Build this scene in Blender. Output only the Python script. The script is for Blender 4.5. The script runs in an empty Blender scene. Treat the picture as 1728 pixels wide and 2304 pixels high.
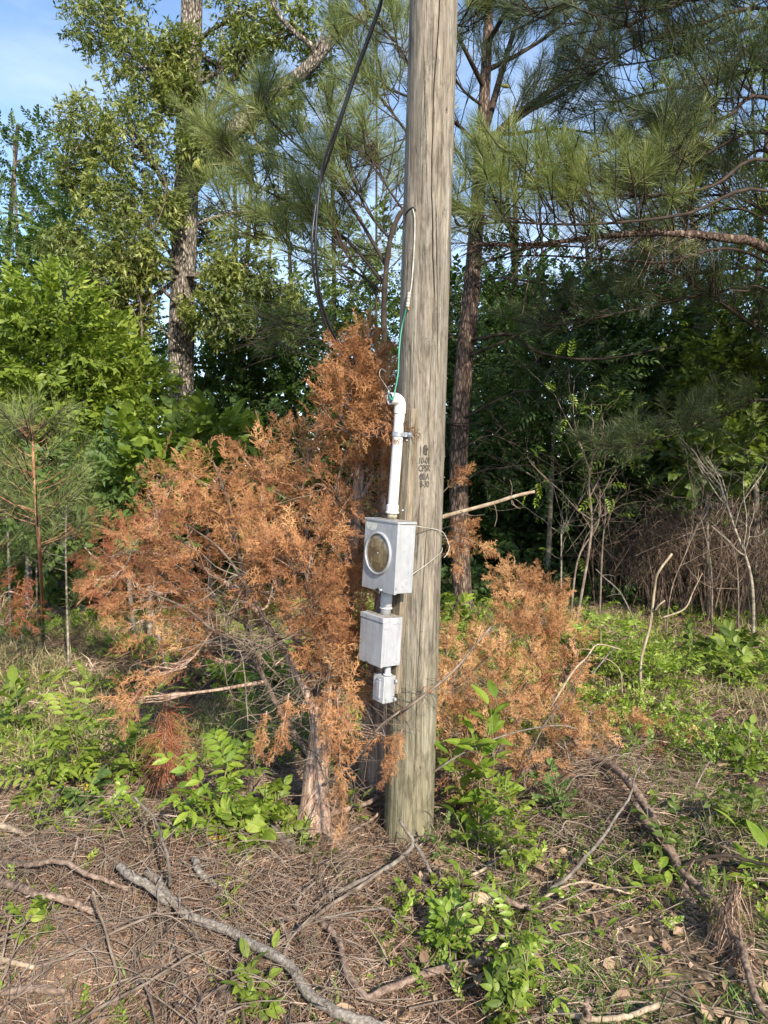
import bpy, math, random
import numpy as np
from mathutils import Vector, Matrix

# ------------------------------------------------------------------ camera
F = 1650.0; W0, H0 = 1728.0, 2304.0
CAM_H = 1.6
PITCH = math.atan(92.0 / F)
sc = bpy.context.scene
cam_d = bpy.data.cameras.new('camera')
cam = bpy.data.objects.new('camera', cam_d)
sc.collection.objects.link(cam)
cam.location = (0, 0, CAM_H)
cam.rotation_euler = (math.pi / 2 - PITCH, 0, 0)
cam_d.sensor_fit = 'VERTICAL'
cam_d.sensor_height = 36.0
cam_d.lens = 36.0 * F / H0
cam_d.clip_start = 0.05
cam_d.clip_end = 500
sc.camera = cam

# ------------------------------------------------------------------ world + sun
SUN_EL = math.radians(33)
SUN_AZ = math.atan2(0.42, -0.91)          # from +Y towards +X
SUN_DIR = Vector((math.sin(SUN_AZ) * math.cos(SUN_EL), math.cos(SUN_AZ) * math.cos(SUN_EL), math.sin(SUN_EL)))
world = bpy.data.worlds.new("World")
sc.world = world
world.use_nodes = True
wn, wl = world.node_tree.nodes, world.node_tree.links
wn.clear()
out = wn.new('ShaderNodeOutputWorld')
bg = wn.new('ShaderNodeBackground'); bg.inputs[1].default_value = 0.15
sky = wn.new('ShaderNodeTexSky'); sky.sky_type = 'NISHITA'; sky.sun_disc = False
sky.sun_elevation = SUN_EL; sky.sun_rotation = SUN_AZ
sky.air_density = 1.0; sky.dust_density = 0.25; sky.ozone_density = 2.2
tc = wn.new('ShaderNodeTexCoord')
mp = wn.new('ShaderNodeMapping'); mp.inputs['Scale'].default_value = (1.0, 1.0, 2.6)
nz = wn.new('ShaderNodeTexNoise'); nz.inputs['Scale'].default_value = 2.3; nz.inputs['Detail'].default_value = 8
nz.inputs['Roughness'].default_value = 0.55
rp = wn.new('ShaderNodeValToRGB'); rp.color_ramp.elements[0].position = 0.47; rp.color_ramp.elements[1].position = 0.80
rp.color_ramp.elements[0].color = (0, 0, 0, 1); rp.color_ramp.elements[1].color = (0.75, 0.75, 0.75, 1)
mx = wn.new('ShaderNodeMixRGB'); mx.inputs[2].default_value = (4.2, 4.6, 5.3, 1)
wl.new(tc.outputs['Generated'], mp.inputs[0]); wl.new(mp.outputs[0], nz.inputs[0]); wl.new(nz.outputs[0], rp.inputs[0])
wl.new(rp.outputs[0], mx.inputs[0]); wl.new(sky.outputs[0], mx.inputs[1]); wl.new(mx.outputs[0], bg.inputs[0])
wl.new(bg.outputs[0], out.inputs[0])
sd = bpy.data.lights.new('sun', 'SUN'); sd.energy = 5.0; sd.angle = math.radians(0.6); sd.color = (1.0, 0.88, 0.70)
so = bpy.data.objects.new('sun', sd); sc.collection.objects.link(so)
so.rotation_euler = SUN_DIR.to_track_quat('Z', 'Y').to_euler()
so.location = (6, -8, 12)

sc.view_settings.view_transform = 'Standard'
sc.view_settings.look = 'None'
sc.view_settings.exposure = 0.92
sc.view_settings.gamma = 1
cy = sc.cycles
cy.max_bounces = 5; cy.diffuse_bounces = 3; cy.glossy_bounces = 2; cy.transmission_bounces = 3; cy.transparent_max_bounces = 4
cy.use_denoising = True
cy.caustics_reflective = False; cy.caustics_refractive = False
cy.use_adaptive_sampling = True; cy.adaptive_threshold = 0.02

# ------------------------------------------------------------------ helpers
cP, sP = math.cos(PITCH), math.sin(PITCH)
def P(px, py, Y):
    """point that stands Y metres in front of the camera, where the photo shows pixel px, py"""
    u = (px - 864) / F; v = (1152 - py) / F
    t = Y / (cP + v * sP)
    return np.array((u * t, Y, CAM_H + (v * cP - sP) * t))

def vnoise(x, y, s, seed=0):
    x = np.asarray(x, float) / s + seed * 17.3; y = np.asarray(y, float) / s + seed * 9.1
    xi = np.floor(x); yi = np.floor(y); fx = x - xi; fy = y - yi
    fx = fx * fx * (3 - 2 * fx); fy = fy * fy * (3 - 2 * fy)
    def h(a, b):
        v = np.sin(a * 127.1 + b * 311.7 + seed * 74.7) * 43758.5453
        return v - np.floor(v)
    return (h(xi, yi) * (1 - fx) + h(xi + 1, yi) * fx) * (1 - fy) + (h(xi, yi + 1) * (1 - fx) + h(xi + 1, yi + 1) * fx) * fy

def gz(x, y):
    x = np.asarray(x, float); y = np.asarray(y, float)
    z = 0.10 * (vnoise(x, y, 1.9, 1) - .5) + 0.05 * (vnoise(x, y, .6, 2) - .5) + 0.022 * (vnoise(x, y, .17, 3) - .5)
    z = z * np.clip(y / 6 + .4, 0, 1.3)
    z = z + 0.16 * np.exp(-(((x + 1.05) / .55) ** 2 + ((y - 2.75) / .35) ** 2))      # heap of slash at the left
    z = z + 0.06 * np.exp(-(((x - 1.05) / .40) ** 2 + ((y - 3.6) / .45) ** 2))       # heap of straw at the right
    z = z - 0.035 - .03 * np.exp(-(((x - .1) ** 2 + (y - 3.08) ** 2) / .06))
    return z
def G(px, py):
    """ground point seen at a pixel"""
    u = (px - 864) / F; v = (1152 - py) / F
    dz = v * cP - sP; dy = cP + v * sP
    t = CAM_H / -dz
    for _ in range(6):
        z = float(gz(u * t, dy * t)); t = (CAM_H - z) / -dz
    return np.array((u * t, dy * t, float(gz(u * t, dy * t))))

def sasin(a): return math.asin(max(-1.0, min(1.0, float(a))))
def nrm(a):
    a = np.asarray(a, float)
    return a / (np.linalg.norm(a, axis=-1, keepdims=True) + 1e-12)

class Geo:
    def __init__(s): s.v = []; s.f = {3: [], 4: []}; s.r = {3: [], 4: []}; s.m = {3: [], 4: []}; s.n = 0
    def add(s, v, tris=None, quads=None, rnd=0.5, mat=0):
        v = np.asarray(v, float).reshape(-1, 3)
        for k, a in ((3, tris), (4, quads)):
            if a is None or len(a) == 0: continue
            a = np.asarray(a, int).reshape(-1, k)
            s.f[k].append(a + s.n)
            rr = rnd if np.ndim(rnd) else np.full(len(a), rnd)
            s.r[k].append(np.asarray(rr, float)[:len(a)])
            s.m[k].append(np.full(len(a), mat, int))
        s.v.append(v); s.n += len(v)
        return s
    def tmpl(s):
        V = np.concatenate(s.v) if s.v else np.zeros((0, 3))
        T = np.concatenate(s.f[3]) if s.f[3] else np.zeros((0, 3), int)
        Q = np.concatenate(s.f[4]) if s.f[4] else np.zeros((0, 4), int)
        rt = np.concatenate(s.r[3]) if s.r[3] else np.zeros(0)
        rq = np.concatenate(s.r[4]) if s.r[4] else np.zeros(0)
        mt = np.concatenate(s.m[3]) if s.m[3] else np.zeros(0, int)
        mq = np.concatenate(s.m[4]) if s.m[4] else np.zeros(0, int)
        return V, T, Q, rt, rq, mt, mq
    def inst(s, tm, M, t, rnd, blend=0.5):
        """bake k transformed copies of a template"""
        V, T, Q, rt, rq, mt, mq = tm
        k = len(t)
        if k == 0: return s
        v = np.einsum('kij,nj->kni', M, V) + t[:, None, :]
        off = (np.arange(k) * len(V))[:, None, None]
        rnd = np.asarray(rnd, float)
        base = s.n
        if len(T):
            s.f[3].append((T[None] + off).reshape(-1, 3) + base)
            s.r[3].append(np.clip(rt[None] * blend + rnd[:, None] * (1 - blend), 0, 1).reshape(-1)); s.m[3].append(np.tile(mt, k))
        if len(Q):
            s.f[4].append((Q[None] + off).reshape(-1, 4) + base)
            s.r[4].append(np.clip(rq[None] * blend + rnd[:, None] * (1 - blend), 0, 1).reshape(-1)); s.m[4].append(np.tile(mq, k))
        s.v.append(v.reshape(-1, 3)); s.n += k * len(V)
        return s
    def tube(s, pts, rad, sides=6, rnd=0.5, mat=0, cap=True):
        pts = np.asarray(pts, float); n = len(pts)
        rad = np.full(n, rad, float) if np.ndim(rad) == 0 else np.asarray(rad, float)
        tg = nrm(np.gradient(pts, axis=0))
        a = np.array((0, 0, 1.0)) if abs(tg[0][2]) < .8 else np.array((0, 1.0, 0))
        u = nrm(np.cross(tg[0], a)); U = [u]
        for i in range(1, n):
            u = u - tg[i] * np.dot(u, tg[i]); u = u / (np.linalg.norm(u) + 1e-9); U.append(u)
        U = np.array(U); B = np.cross(tg, U)
        th = np.linspace(0, 2 * math.pi, sides, endpoint=False)
        ring = pts[:, None] + rad[:, None, None] * (np.cos(th)[None, :, None] * U[:, None] + np.sin(th)[None, :, None] * B[:, None])
        idx = np.arange(n * sides).reshape(n, sides)
        q = np.stack([idx[:-1], np.roll(idx[:-1], -1, 1), np.roll(idx[1:], -1, 1), idx[1:]], -1).reshape(-1, 4)
        v = ring.reshape(-1, 3); tr = []
        if cap:
            v = np.concatenate([v, pts[:1], pts[-1:]])
            c0, c1 = n * sides, n * sides + 1
            for j in range(sides):
                tr.append((c0, (j + 1) % sides, j)); tr.append((c1, (n - 1) * sides + j, (n - 1) * sides + (j + 1) % sides))
        b = s.n
        s.v.append(v); s.n += len(v)
        s.f[4].append(q + b); s.r[4].append(np.full(len(q), rnd)); s.m[4].append(np.full(len(q), mat, int))
        if tr:
            s.f[3].append(np.array(tr) + b); s.r[3].append(np.full(len(tr), rnd)); s.m[3].append(np.full(len(tr), mat, int))
        return s
    def build(s, name, mats, parent=None, smooth=False):
        V, T, Q, rt, rq, mt, mq = s.tmpl()
        org = np.zeros(3)
        me = bpy.data.meshes.new(name)
        me.vertices.add(len(V)); me.vertices.foreach_set('co', V.astype(np.float32).ravel())
        nl = len(T) * 3 + len(Q) * 4
        me.loops.add(nl); me.loops.foreach_set('vertex_index', np.concatenate([T.ravel(), Q.ravel()]).astype(np.int32))
        npoly = len(T) + len(Q)
        me.polygons.add(npoly)
        st = np.concatenate([np.arange(len(T)) * 3, len(T) * 3 + np.arange(len(Q)) * 4]).astype(np.int32)
        me.polygons.foreach_set('loop_start', st)
        me.polygons.foreach_set('loop_total', np.concatenate([np.full(len(T), 3), np.full(len(Q), 4)]).astype(np.int32))
        mats = mats if isinstance(mats, (list, tuple)) else [mats]
        for m in mats: me.materials.append(m)
        me.polygons.foreach_set('material_index', np.concatenate([mt, mq]).astype(np.int32))
        me.polygons.foreach_set('use_smooth', np.full(npoly, smooth, bool))
        at = me.attributes.new('rnd', 'FLOAT', 'FACE')
        at.data.foreach_set('value', np.concatenate([rt, rq]).astype(np.float32))
        me.update(calc_edges=True)
        o = bpy.data.objects.new(name, me); sc.collection.objects.link(o)
        if parent: o.parent = parent
        return o

def tag(o, label=None, cat=None, group=None, kind=None):
    if label: o['label'] = label
    if cat: o['category'] = cat
    if group: o['group'] = group
    if kind: o['kind'] = kind
    return o
def thing(name, label, cat, loc=(0, 0, 0), group=None):
    o = bpy.data.objects.new(name, None); sc.collection.objects.link(o)
    o.empty_display_size = .1
    return tag(o, label, cat, group)

def frames(d, rng, up=(0, 0, 1), roll=0.6):
    """matrices whose columns are side, forward d, normal (towards up, then rolled)"""
    d = nrm(d); k = len(d)
    upv = np.tile(np.asarray(up, float), (k, 1)) + rng.normal(0, .08, (k, 3))
    x = nrm(np.cross(d, upv)); z = np.cross(x, d)
    a = rng.normal(0, roll, k); c, s_ = np.cos(a)[:, None], np.sin(a)[:, None]
    x2 = x * c + z * s_; z2 = -x * s_ + z * c
    return np.stack([x2, d, z2], -1)

def spline(pts, n=24):
    pts = np.asarray(pts, float)
    p = np.concatenate([[2 * pts[0] - pts[1]], pts, [2 * pts[-1] - pts[-2]]])
    res = []
    m = len(pts) - 1
    for i in range(m):
        k = max(2, int(round(n / m)))
        for t in np.linspace(0, 1, k, endpoint=False):
            a, b, c, d = p[i:i + 4]
            res.append(.5 * ((2 * b) + (-a + c) * t + (2 * a - 5 * b + 4 * c - d) * t * t + (-a + 3 * b - 3 * c + d) * t ** 3))
    res.append(pts[-1])
    return np.array(res)

# ------------------------------------------------------------------ materials
def mat(name):
    m = bpy.data.materials.new(name); m.use_nodes = True
    n = m.node_tree.nodes; l = m.node_tree.links
    return m, n, l, n['Principled BSDF'], n['Material Output']
def ramp(n, cols, pos=None):
    r = n.new('ShaderNodeValToRGB'); e = r.color_ramp.elements
    while len(e) < len(cols): e.new(0.5)
    for i, c in enumerate(cols):
        e[i].position = pos[i] if pos else i / (len(cols) - 1); e[i].color = (*c, 1)
    return r
def leafmat(name, cols, trans=0.35, rough=0.5, spec=0.35, attr='rnd', tcol=1.35):
    m, n, l, b, o = mat(name)
    a = n.new('ShaderNodeAttribute'); a.attribute_name = attr
    r0 = ramp(n, cols); l.new(a.outputs['Fac'], r0.inputs[0])
    tcn = n.new('ShaderNodeTexCoord'); nzz = n.new('ShaderNodeTexNoise'); nzz.inputs['Scale'].default_value = 55; nzz.inputs['Detail'].default_value = 3
    l.new(tcn.outputs['Object'], nzz.inputs[0]); rm = ramp(n, [(.62, .60, .50), (1, 1, 1), (1.0, 1.0, 1.0), (1.25, 1.12, .95)], [.30, .42, .58, .75]); l.new(nzz.outputs[0], rm.inputs[0])
    r = n.new('ShaderNodeMixRGB'); r.blend_type = 'MULTIPLY'; r.inputs[0].default_value = 1; l.new(r0.outputs[0], r.inputs[1]); l.new(rm.outputs[0], r.inputs[2])
    l.new(r.outputs[0], b.inputs['Base Color']); b.inputs['Roughness'].default_value = rough
    b.inputs['Specular IOR Level'].default_value = spec
    if trans > 0:
        t = n.new('ShaderNodeBsdfTranslucent'); mm = n.new('ShaderNodeMixShader'); mm.inputs[0].default_value = trans
        mu = n.new('ShaderNodeMixRGB'); mu.blend_type = 'MULTIPLY'; mu.inputs[0].default_value = 1
        mu.inputs[2].default_value = (tcol * 1.1, tcol * 1.15, tcol * .6, 1)
        l.new(r.outputs[0], mu.inputs[1]); l.new(mu.outputs[0], t.inputs[0])
        l.new(b.outputs[0], mm.inputs[1]); l.new(t.outputs[0], mm.inputs[2]); l.new(mm.outputs[0], o.inputs[0])
    return m
def barkmat(name, cols, scale=(30, 30, 5), nscale=1.0, bump=0.6, rough=0.9, dist=0.01, extra=None, vor=False):
    m, n, l, b, o = mat(name)
    t = n.new('ShaderNodeTexCoord'); mp = n.new('ShaderNodeMapping'); mp.inputs['Scale'].default_value = scale
    l.new(t.outputs['Object'], mp.inputs[0])
    nz = n.new('ShaderNodeTexNoise'); nz.inputs['Scale'].default_value = nscale; nz.inputs['Detail'].default_value = 7; nz.inputs['Roughness'].default_value = .62
    l.new(mp.outputs[0], nz.inputs[0])
    h = nz.outputs[0]
    if vor:
        vo = n.new('ShaderNodeTexVoronoi'); vo.feature = 'DISTANCE_TO_EDGE'; vo.inputs['Scale'].default_value = nscale * 1.3
        wob = n.new('ShaderNodeMixRGB'); wob.blend_type = 'ADD'; wob.inputs[0].default_value = .7
        l.new(mp.outputs[0], wob.inputs[1]); l.new(nz.outputs[1], wob.inputs[2]); l.new(wob.outputs[0], vo.inputs[0])
        mm = n.new('ShaderNodeMath'); mm.operation = 'MULTIPLY_ADD'; mm.inputs[1].default_value = 1.0
        cl = n.new('ShaderNodeMath'); cl.operation = 'MINIMUM'; cl.inputs[1].default_value = .28
        l.new(vo.outputs[0], cl.inputs[0]); l.new(cl.outputs[0], mm.inputs[0]); 
        sc2 = n.new('ShaderNodeMath'); sc2.operation = 'MULTIPLY'; sc2.inputs[1].default_value = .75
        l.new(nz.outputs[0], sc2.inputs[0]); l.new(sc2.outputs[0], mm.inputs[2]); h = mm.outputs[0]
    r = ramp(n, cols, [0.3 + .4 * i / (len(cols) - 1) for i in range(len(cols))]); l.new(h, r.inputs[0])
    l.new(r.outputs[0], b.inputs['Base Color']); b.inputs['Roughness'].default_value = rough; b.inputs['Specular IOR Level'].default_value = .2
    bp = n.new('ShaderNodeBump'); bp.inputs['Strength'].default_value = bump; bp.inputs['Distance'].default_value = dist
    l.new(h, bp.inputs['Height']); l.new(bp.outputs[0], b.inputs['Normal'])
    return m
def plain(name, col, rough=0.5, metal=0, spec=0.5, vary=0.15, vs=20, bump=0, col2=None):
    m, n, l, b, o = mat(name)
    t = n.new('ShaderNodeTexCoord'); nz = n.new('ShaderNodeTexNoise'); nz.inputs['Scale'].default_value = vs; nz.inputs['Detail'].default_value = 6
    l.new(t.outputs['Object'], nz.inputs[0])
    c2 = col2 if col2 else tuple(c * (1 - vary) for c in col)
    r = ramp(n, [c2, col], [.35, .6]); l.new(nz.outputs[0], r.inputs[0]); l.new(r.outputs[0], b.inputs['Base Color'])
    b.inputs['Roughness'].default_value = rough; b.inputs['Metallic'].default_value = metal; b.inputs['Specular IOR Level'].default_value = spec
    if bump:
        bp = n.new('ShaderNodeBump'); bp.inputs['Strength'].default_value = bump; bp.inputs['Distance'].default_value = .002
        l.new(nz.outputs[0], bp.inputs['Height']); l.new(bp.outputs[0], b.inputs['Normal'])
    return m

M = {}
M['oakleaf'] = leafmat('oak_leaf', [(.030, .050, .014), (.085, .12, .028), (.175, .215, .048), (.36, .39, .13)], .34, .42, .5)
M['bright'] = leafmat('bright_leaf', [(.050, .085, .016), (.12, .18, .028), (.21, .285, .042), (.32, .38, .07)], .38, .48)
M['mid'] = leafmat('mid_leaf', [(.028, .052, .014), (.068, .11, .022), (.12, .17, .032), (.20, .25, .05)], .35, .5)
M['dark'] = leafmat('shaded_leaf', [(.014, .034, .010), (.030, .062, .017), (.058, .11, .027), (.11, .175, .04)], .33, .55)  # leaf green with the shade of the wood put into its colour
M['blue'] = leafmat('cool_leaf', [(.030, .062, .020), (.062, .115, .032), (.105, .17, .045), (.17, .24, .07)], .30, .55)
M['fresh'] = leafmat('fresh_leaf', [(.07, .12, .02), (.13, .21, .025), (.21, .30, .038), (.31, .38, .06)], .36, .42, .5)
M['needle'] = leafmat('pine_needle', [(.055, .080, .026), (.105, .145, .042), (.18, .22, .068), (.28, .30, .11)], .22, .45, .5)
M['needle_shaded'] = leafmat('shaded_pine_needle', [(.022, .038, .017), (.040, .062, .026), (.065, .09, .036), (.11, .13, .055)], .2, .5, .4)  # darker copy of the needle green, shade of the boughs painted in
M['cedar'] = leafmat('dead_cedar_leaf', [(.11, .05, .03), (.26, .12, .062), (.42, .215, .105), (.64, .40, .20)], .22, .7, .2, tcol=1.0)
M['cedar2'] = leafmat('tan_cedar_leaf', [(.17, .075, .042), (.34, .17, .085), (.50, .28, .14), (.68, .45, .24)], .22, .7, .2, tcol=1.0)
M['rust'] = leafmat('rust_needle', [(.16, .06, .035), (.28, .11, .06), (.38, .17, .09)], .15, .7, .2, tcol=1.0)
M['straw'] = leafmat('pine_straw', [(.065, .040, .028), (.18, .118, .083), (.32, .225, .165), (.58, .46, .36)], .08, .7, .3, tcol=1.0)
M['litter'] = leafmat('dead_leaf', [(.10, .065, .045), (.21, .14, .095), (.33, .235, .165), (.50, .40, .30)], .1, .8, .2, tcol=1.0)
M['grass'] = leafmat('grass_blade', [(.05, .11, .02), (.09, .17, .035), (.17, .24, .06), (.36, .33, .16)], .3, .55)
M['drygrass'] = leafmat('dry_grass_blade', [(.10, .14, .05), (.22, .22, .09), (.36, .32, .17), (.48, .42, .26)], .25, .6)
M['yellow'] = leafmat('yellow_leaf', [(.5, .36, .03), (.65, .5, .05)], .3, .5)
M['twig'] = barkmat('bare_twig', [(.07, .052, .042), (.16, .125, .10), (.28, .235, .195)], (14, 14, 14), 1, .3)
M['darktwig'] = barkmat('dark_twig', [(.022, .017, .014), (.04, .030, .024), (.07, .053, .043)], (14, 14, 14), 1, .3)
M['greytwig'] = barkmat('grey_bark_twig', [(.07, .06, .052), (.15, .13, .112), (.26, .235, .205)], (40, 40, 40), 1, .4)
M['oakbark'] = barkmat('oak_bark', [(.025, .021, .019), (.085, .072, .062), (.20, .175, .15), (.37, .34, .30)], (22, 22, 7), 1.1, 1.0, dist=.035, vor=True)
M['pinebark'] = barkmat('pine_bark', [(.022, .015, .012), (.065, .045, .036), (.135, .098, .08), (.23, .175, .145)], (24, 24, 7), 1.1, 1.0, dist=.025, vor=True)
M['cedarbark'] = barkmat('cedar_bark', [(.10, .055, .04), (.24, .155, .115), (.40, .29, .23), (.55, .44, .37)], (60, 60, 4), 1, 1.0, dist=.012)
M['birch'] = barkmat('pale_bark', [(.08, .07, .056), (.22, .19, .155), (.42, .38, .32)], (12, 12, 30), 1, .3)
M['log'] = barkmat('grey_branch_bark', [(.06, .052, .045), (.13, .115, .10), (.21, .19, .168), (.33, .305, .28)], (95, 95, 95), 1, .9, dist=.004)
M['brownlog'] = barkmat('brown_branch_bark', [(.05, .036, .029), (.13, .09, .07), (.23, .17, .135), (.34, .27, .22)], (55, 55, 55), 1, .7, dist=.006)
M['barewood'] = barkmat('split_wood', [(.16, .12, .085), (.30, .235, .17), (.44, .37, .28)], (60, 60, 8), 1, .5, dist=.003)

# weathered pole wood
def woodmat(name, tint=(1, 1, 1), green=0.0):
    m, n, l, b, o = mat(name)
    t = n.new('ShaderNodeTexCoord')
    def noise(scale, det, rgh=.6, s=1.0):
        mp = n.new('ShaderNodeMapping'); mp.inputs['Scale'].default_value = scale
        l.new(t.outputs['Object'], mp.inputs[0])
        z = n.new('ShaderNodeTexNoise'); z.inputs['Scale'].default_value = s; z.inputs['Detail'].default_value = det; z.inputs['Roughness'].default_value = rgh
        z.inputs['Distortion'].default_value = .9
        l.new(mp.outputs[0], z.inputs[0]); return z.outputs[0]
    fine = noise((210, 210, 7), 9, .72)
    med = noise((42, 42, 3.6), 6, .62)
    big = noise((12, 12, 2.0), 6, .62)
    r1 = ramp(n, [tuple(c * k for c, k in zip((.05, .042, .034), tint)), tuple(c * k for c, k in zip((.14, .12, .093), tint)), tuple(c * k for c, k in zip((.235, .205, .165), tint)), tuple(c * k for c, k in zip((.40, .36, .295), tint))], [.31, .44, .55, .70])
    ad = n.new('ShaderNodeMath'); ad.operation = 'MULTIPLY_ADD'; ad.inputs[1].default_value = .5
    l.new(fine, ad.inputs[0]); m2 = n.new('ShaderNodeMath'); m2.operation = 'MULTIPLY'; m2.inputs[1].default_value = .5
    l.new(med, m2.inputs[0]); l.new(m2.outputs[0], ad.inputs[2]); l.new(ad.outputs[0], r1.inputs[0])
    # grey weathering in long patches
    gr = n.new('ShaderNodeMixRGB'); rb = ramp(n, [(0, 0, 0), (1, 1, 1)], [.44, .60]); l.new(big, rb.inputs[0])
    ml = n.new('ShaderNodeMath'); ml.operation = 'MULTIPLY'; ml.inputs[1].default_value = .62
    l.new(rb.outputs[0], ml.inputs[0]); l.new(ml.outputs[0], gr.inputs[0])
    l.new(r1.outputs[0], gr.inputs[1])
    r2 = ramp(n, [(.055, .052, .045), (.14, .132, .115), (.30, .285, .25)], [.39, .49, .62]); l.new(ad.outputs[0], r2.inputs[0]); l.new(r2.outputs[0], gr.inputs[2])
    stn = ramp(n, [(.50, .48, .45), (1, 1, 1), (1.12, 1.1, 1.05)], [.36, .50, .72]); l.new(noise((34, 34, 9), 8, .7), stn.inputs[0])
    msn = n.new('ShaderNodeMixRGB'); msn.blend_type = 'MULTIPLY'; msn.inputs[0].default_value = .85; l.new(gr.outputs[0], msn.inputs[1]); l.new(stn.outputs[0], msn.inputs[2])
    last = msn.outputs[0]
    if green:
        sx = n.new('ShaderNodeSeparateXYZ'); l.new(t.outputs['Object'], sx.inputs[0])
        mr = n.new('ShaderNodeMapRange'); mr.inputs[1].default_value = 1.1; mr.inputs[2].default_value = 0.05; mr.inputs[3].default_value = 0; mr.inputs[4].default_value = green
        l.new(sx.outputs[2], mr.inputs[0])
        mg = n.new('ShaderNodeMixRGB'); mg.blend_type = 'MULTIPLY'; mg.inputs[2].default_value = (.80, .86, .52, 1)
        l.new(mr.outputs[0], mg.inputs[0]); l.new(last, mg.inputs[1]); last = mg.outputs[0]
    at = n.new('ShaderNodeAttribute'); at.attribute_name = 'rnd'
    mc = n.new('ShaderNodeMixRGB'); mc.inputs[2].default_value = (.025, .02, .015, 1); l.new(at.outputs['Fac'], mc.inputs[0]); l.new(last, mc.inputs[1])
    l.new(mc.outputs[0], b.inputs['Base Color']); b.inputs['Roughness'].default_value = .85; b.inputs['Specular IOR Level'].default_value = .25
    bp = n.new('ShaderNodeBump'); bp.inputs['Strength'].default_value = .8; bp.inputs['Distance'].default_value = .004
    l.new(ad.outputs[0], bp.inputs['Height']); l.new(bp.outputs[0], b.inputs['Normal'])
    return m
M['pole'] = woodmat('weathered_pole_wood', (.99, 1, 1.03), .55)
M['board'] = woodmat('board_wood', (1.0, .95, .86), 0)
def paintmat(name, col, dirty, amt=.5, rough=.45, rust=.66):
    m, n, l, b, o = mat(name)
    t = n.new('ShaderNodeTexCoord')
    def nz(sc, s_, d=6):
        mp = n.new('ShaderNodeMapping'); mp.inputs['Scale'].default_value = sc; l.new(t.outputs['Object'], mp.inputs[0])
        z = n.new('ShaderNodeTexNoise'); z.inputs['Scale'].default_value = s_; z.inputs['Detail'].default_value = d; z.inputs['Roughness'].default_value = .65; l.new(mp.outputs[0], z.inputs[0]); return z.outputs[0]
    st = ramp(n, [(0, 0, 0), (1, 1, 1)], [.46, .72]); l.new(nz((60, 60, 5), 1), st.inputs[0])
    m1 = n.new('ShaderNodeMixRGB'); m1.inputs[1].default_value = (*col, 1); m1.inputs[2].default_value = (*dirty, 1)
    mu = n.new('ShaderNodeMath'); mu.operation = 'MULTIPLY'; mu.inputs[1].default_value = amt; l.new(st.outputs[0], mu.inputs[0]); l.new(mu.outputs[0], m1.inputs[0])
    sp = ramp(n, [(0, 0, 0), (1, 1, 1)], [rust, rust + .05]); l.new(nz((1, 1, 1), 70, 4), sp.inputs[0])
    m2 = n.new('ShaderNodeMixRGB'); m2.inputs[2].default_value = (.17, .12, .085, 1); l.new(sp.outputs[0], m2.inputs[0]); l.new(m1.outputs[0], m2.inputs[1])
    ch = ramp(n, [(.86, .86, .86), (1.06, 1.06, 1.06)], [.35, .65]); l.new(nz((1, 1, 1), 16, 5), ch.inputs[0])
    m3 = n.new('ShaderNodeMixRGB'); m3.blend_type = 'MULTIPLY'; m3.inputs[0].default_value = 1; l.new(m2.outputs[0], m3.inputs[1]); l.new(ch.outputs[0], m3.inputs[2])
    l.new(m3.outputs[0], b.inputs['Base Color']); b.inputs['Roughness'].default_value = rough
    bp = n.new('ShaderNodeBump'); bp.inputs['Strength'].default_value = .15; bp.inputs['Distance'].default_value = .002; l.new(nz((1, 1, 1), 25, 3), bp.inputs['Height']); l.new(bp.outputs[0], b.inputs['Normal'])
    return m
M['paint'] = paintmat('grey_enamel', (.315, .333, .365), (.19, .185, .165), .5, .42, .67)
M['paint2'] = paintmat('weathered_grey_enamel', (.33, .345, .38), (.21, .215, .225), .75, .6, .66)
M['dirt'] = plain('lichen_dust', (.34, .31, .25), .9, vs=60, bump=.5, col2=(.16, .145, .11))
M['pvc'] = plain('white_plastic', (.60, .60, .615), .35, vary=.08, vs=9)
M['pvcgrey'] = plain('grey_plastic', (.46, .48, .51), .45, vary=.15, vs=30)
M['steel'] = plain('galvanised_steel', (.42, .45, .50), .4, .6, vary=.3, vs=60)
M['black'] = plain('black_rubber', (.012, .012, .013), .35, vary=.3)
M['green_ins'] = plain('green_insulation', (.05, .28, .19), .5, vary=.3)
M['white_ins'] = plain('white_insulation', (.46, .45, .41), .6, vary=.4, vs=40)
M['plate'] = plain('dull_brass', (.24, .18, .095), .5, vs=50, col2=(.15, .12, .07))
M['label'] = plain('worn_sticker', (.60, .61, .55), .5, vs=70, col2=(.40, .42, .36))
M['dark'+'hole'] = plain('dark_recess', (.02, .02, .02), .8)
M['stone'] = plain('sandstone', (.52, .38, .27), .9, vs=18, bump=.8, col2=(.34, .23, .16))
M['ink'] = plain('stencil_ink', (.022, .019, .016), .8, vs=90, col2=(.07, .06, .045))
M['purple'] = plain('purple_paint', (.05, .035, .075), .7, vs=120, col2=(.12, .09, .10))
def glassmat():
    m, n, l, b, o = mat('amber_lens')
    t = n.new('ShaderNodeTexCoord'); mp = n.new('ShaderNodeMapping'); mp.inputs['Scale'].default_value = (6, 6, 26); l.new(t.outputs['Object'], mp.inputs[0])
    z = n.new('ShaderNodeTexNoise'); z.inputs['Scale'].default_value = 1.4; z.inputs['Detail'].default_value = 5; l.new(mp.outputs[0], z.inputs[0])
    r = ramp(n, [(.075, .062, .038), (.13, .105, .06), (.20, .155, .085), (.30, .25, .17)], [.3, .5, .62, .8]); l.new(z.outputs[0], r.inputs[0])
    l.new(r.outputs[0], b.inputs['Base Color']); b.inputs['Roughness'].default_value = .22; b.inputs['Coat Weight'].default_value = 1; b.inputs['Coat Roughness'].default_value = .05
    return m
M['lens'] = glassmat()

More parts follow.
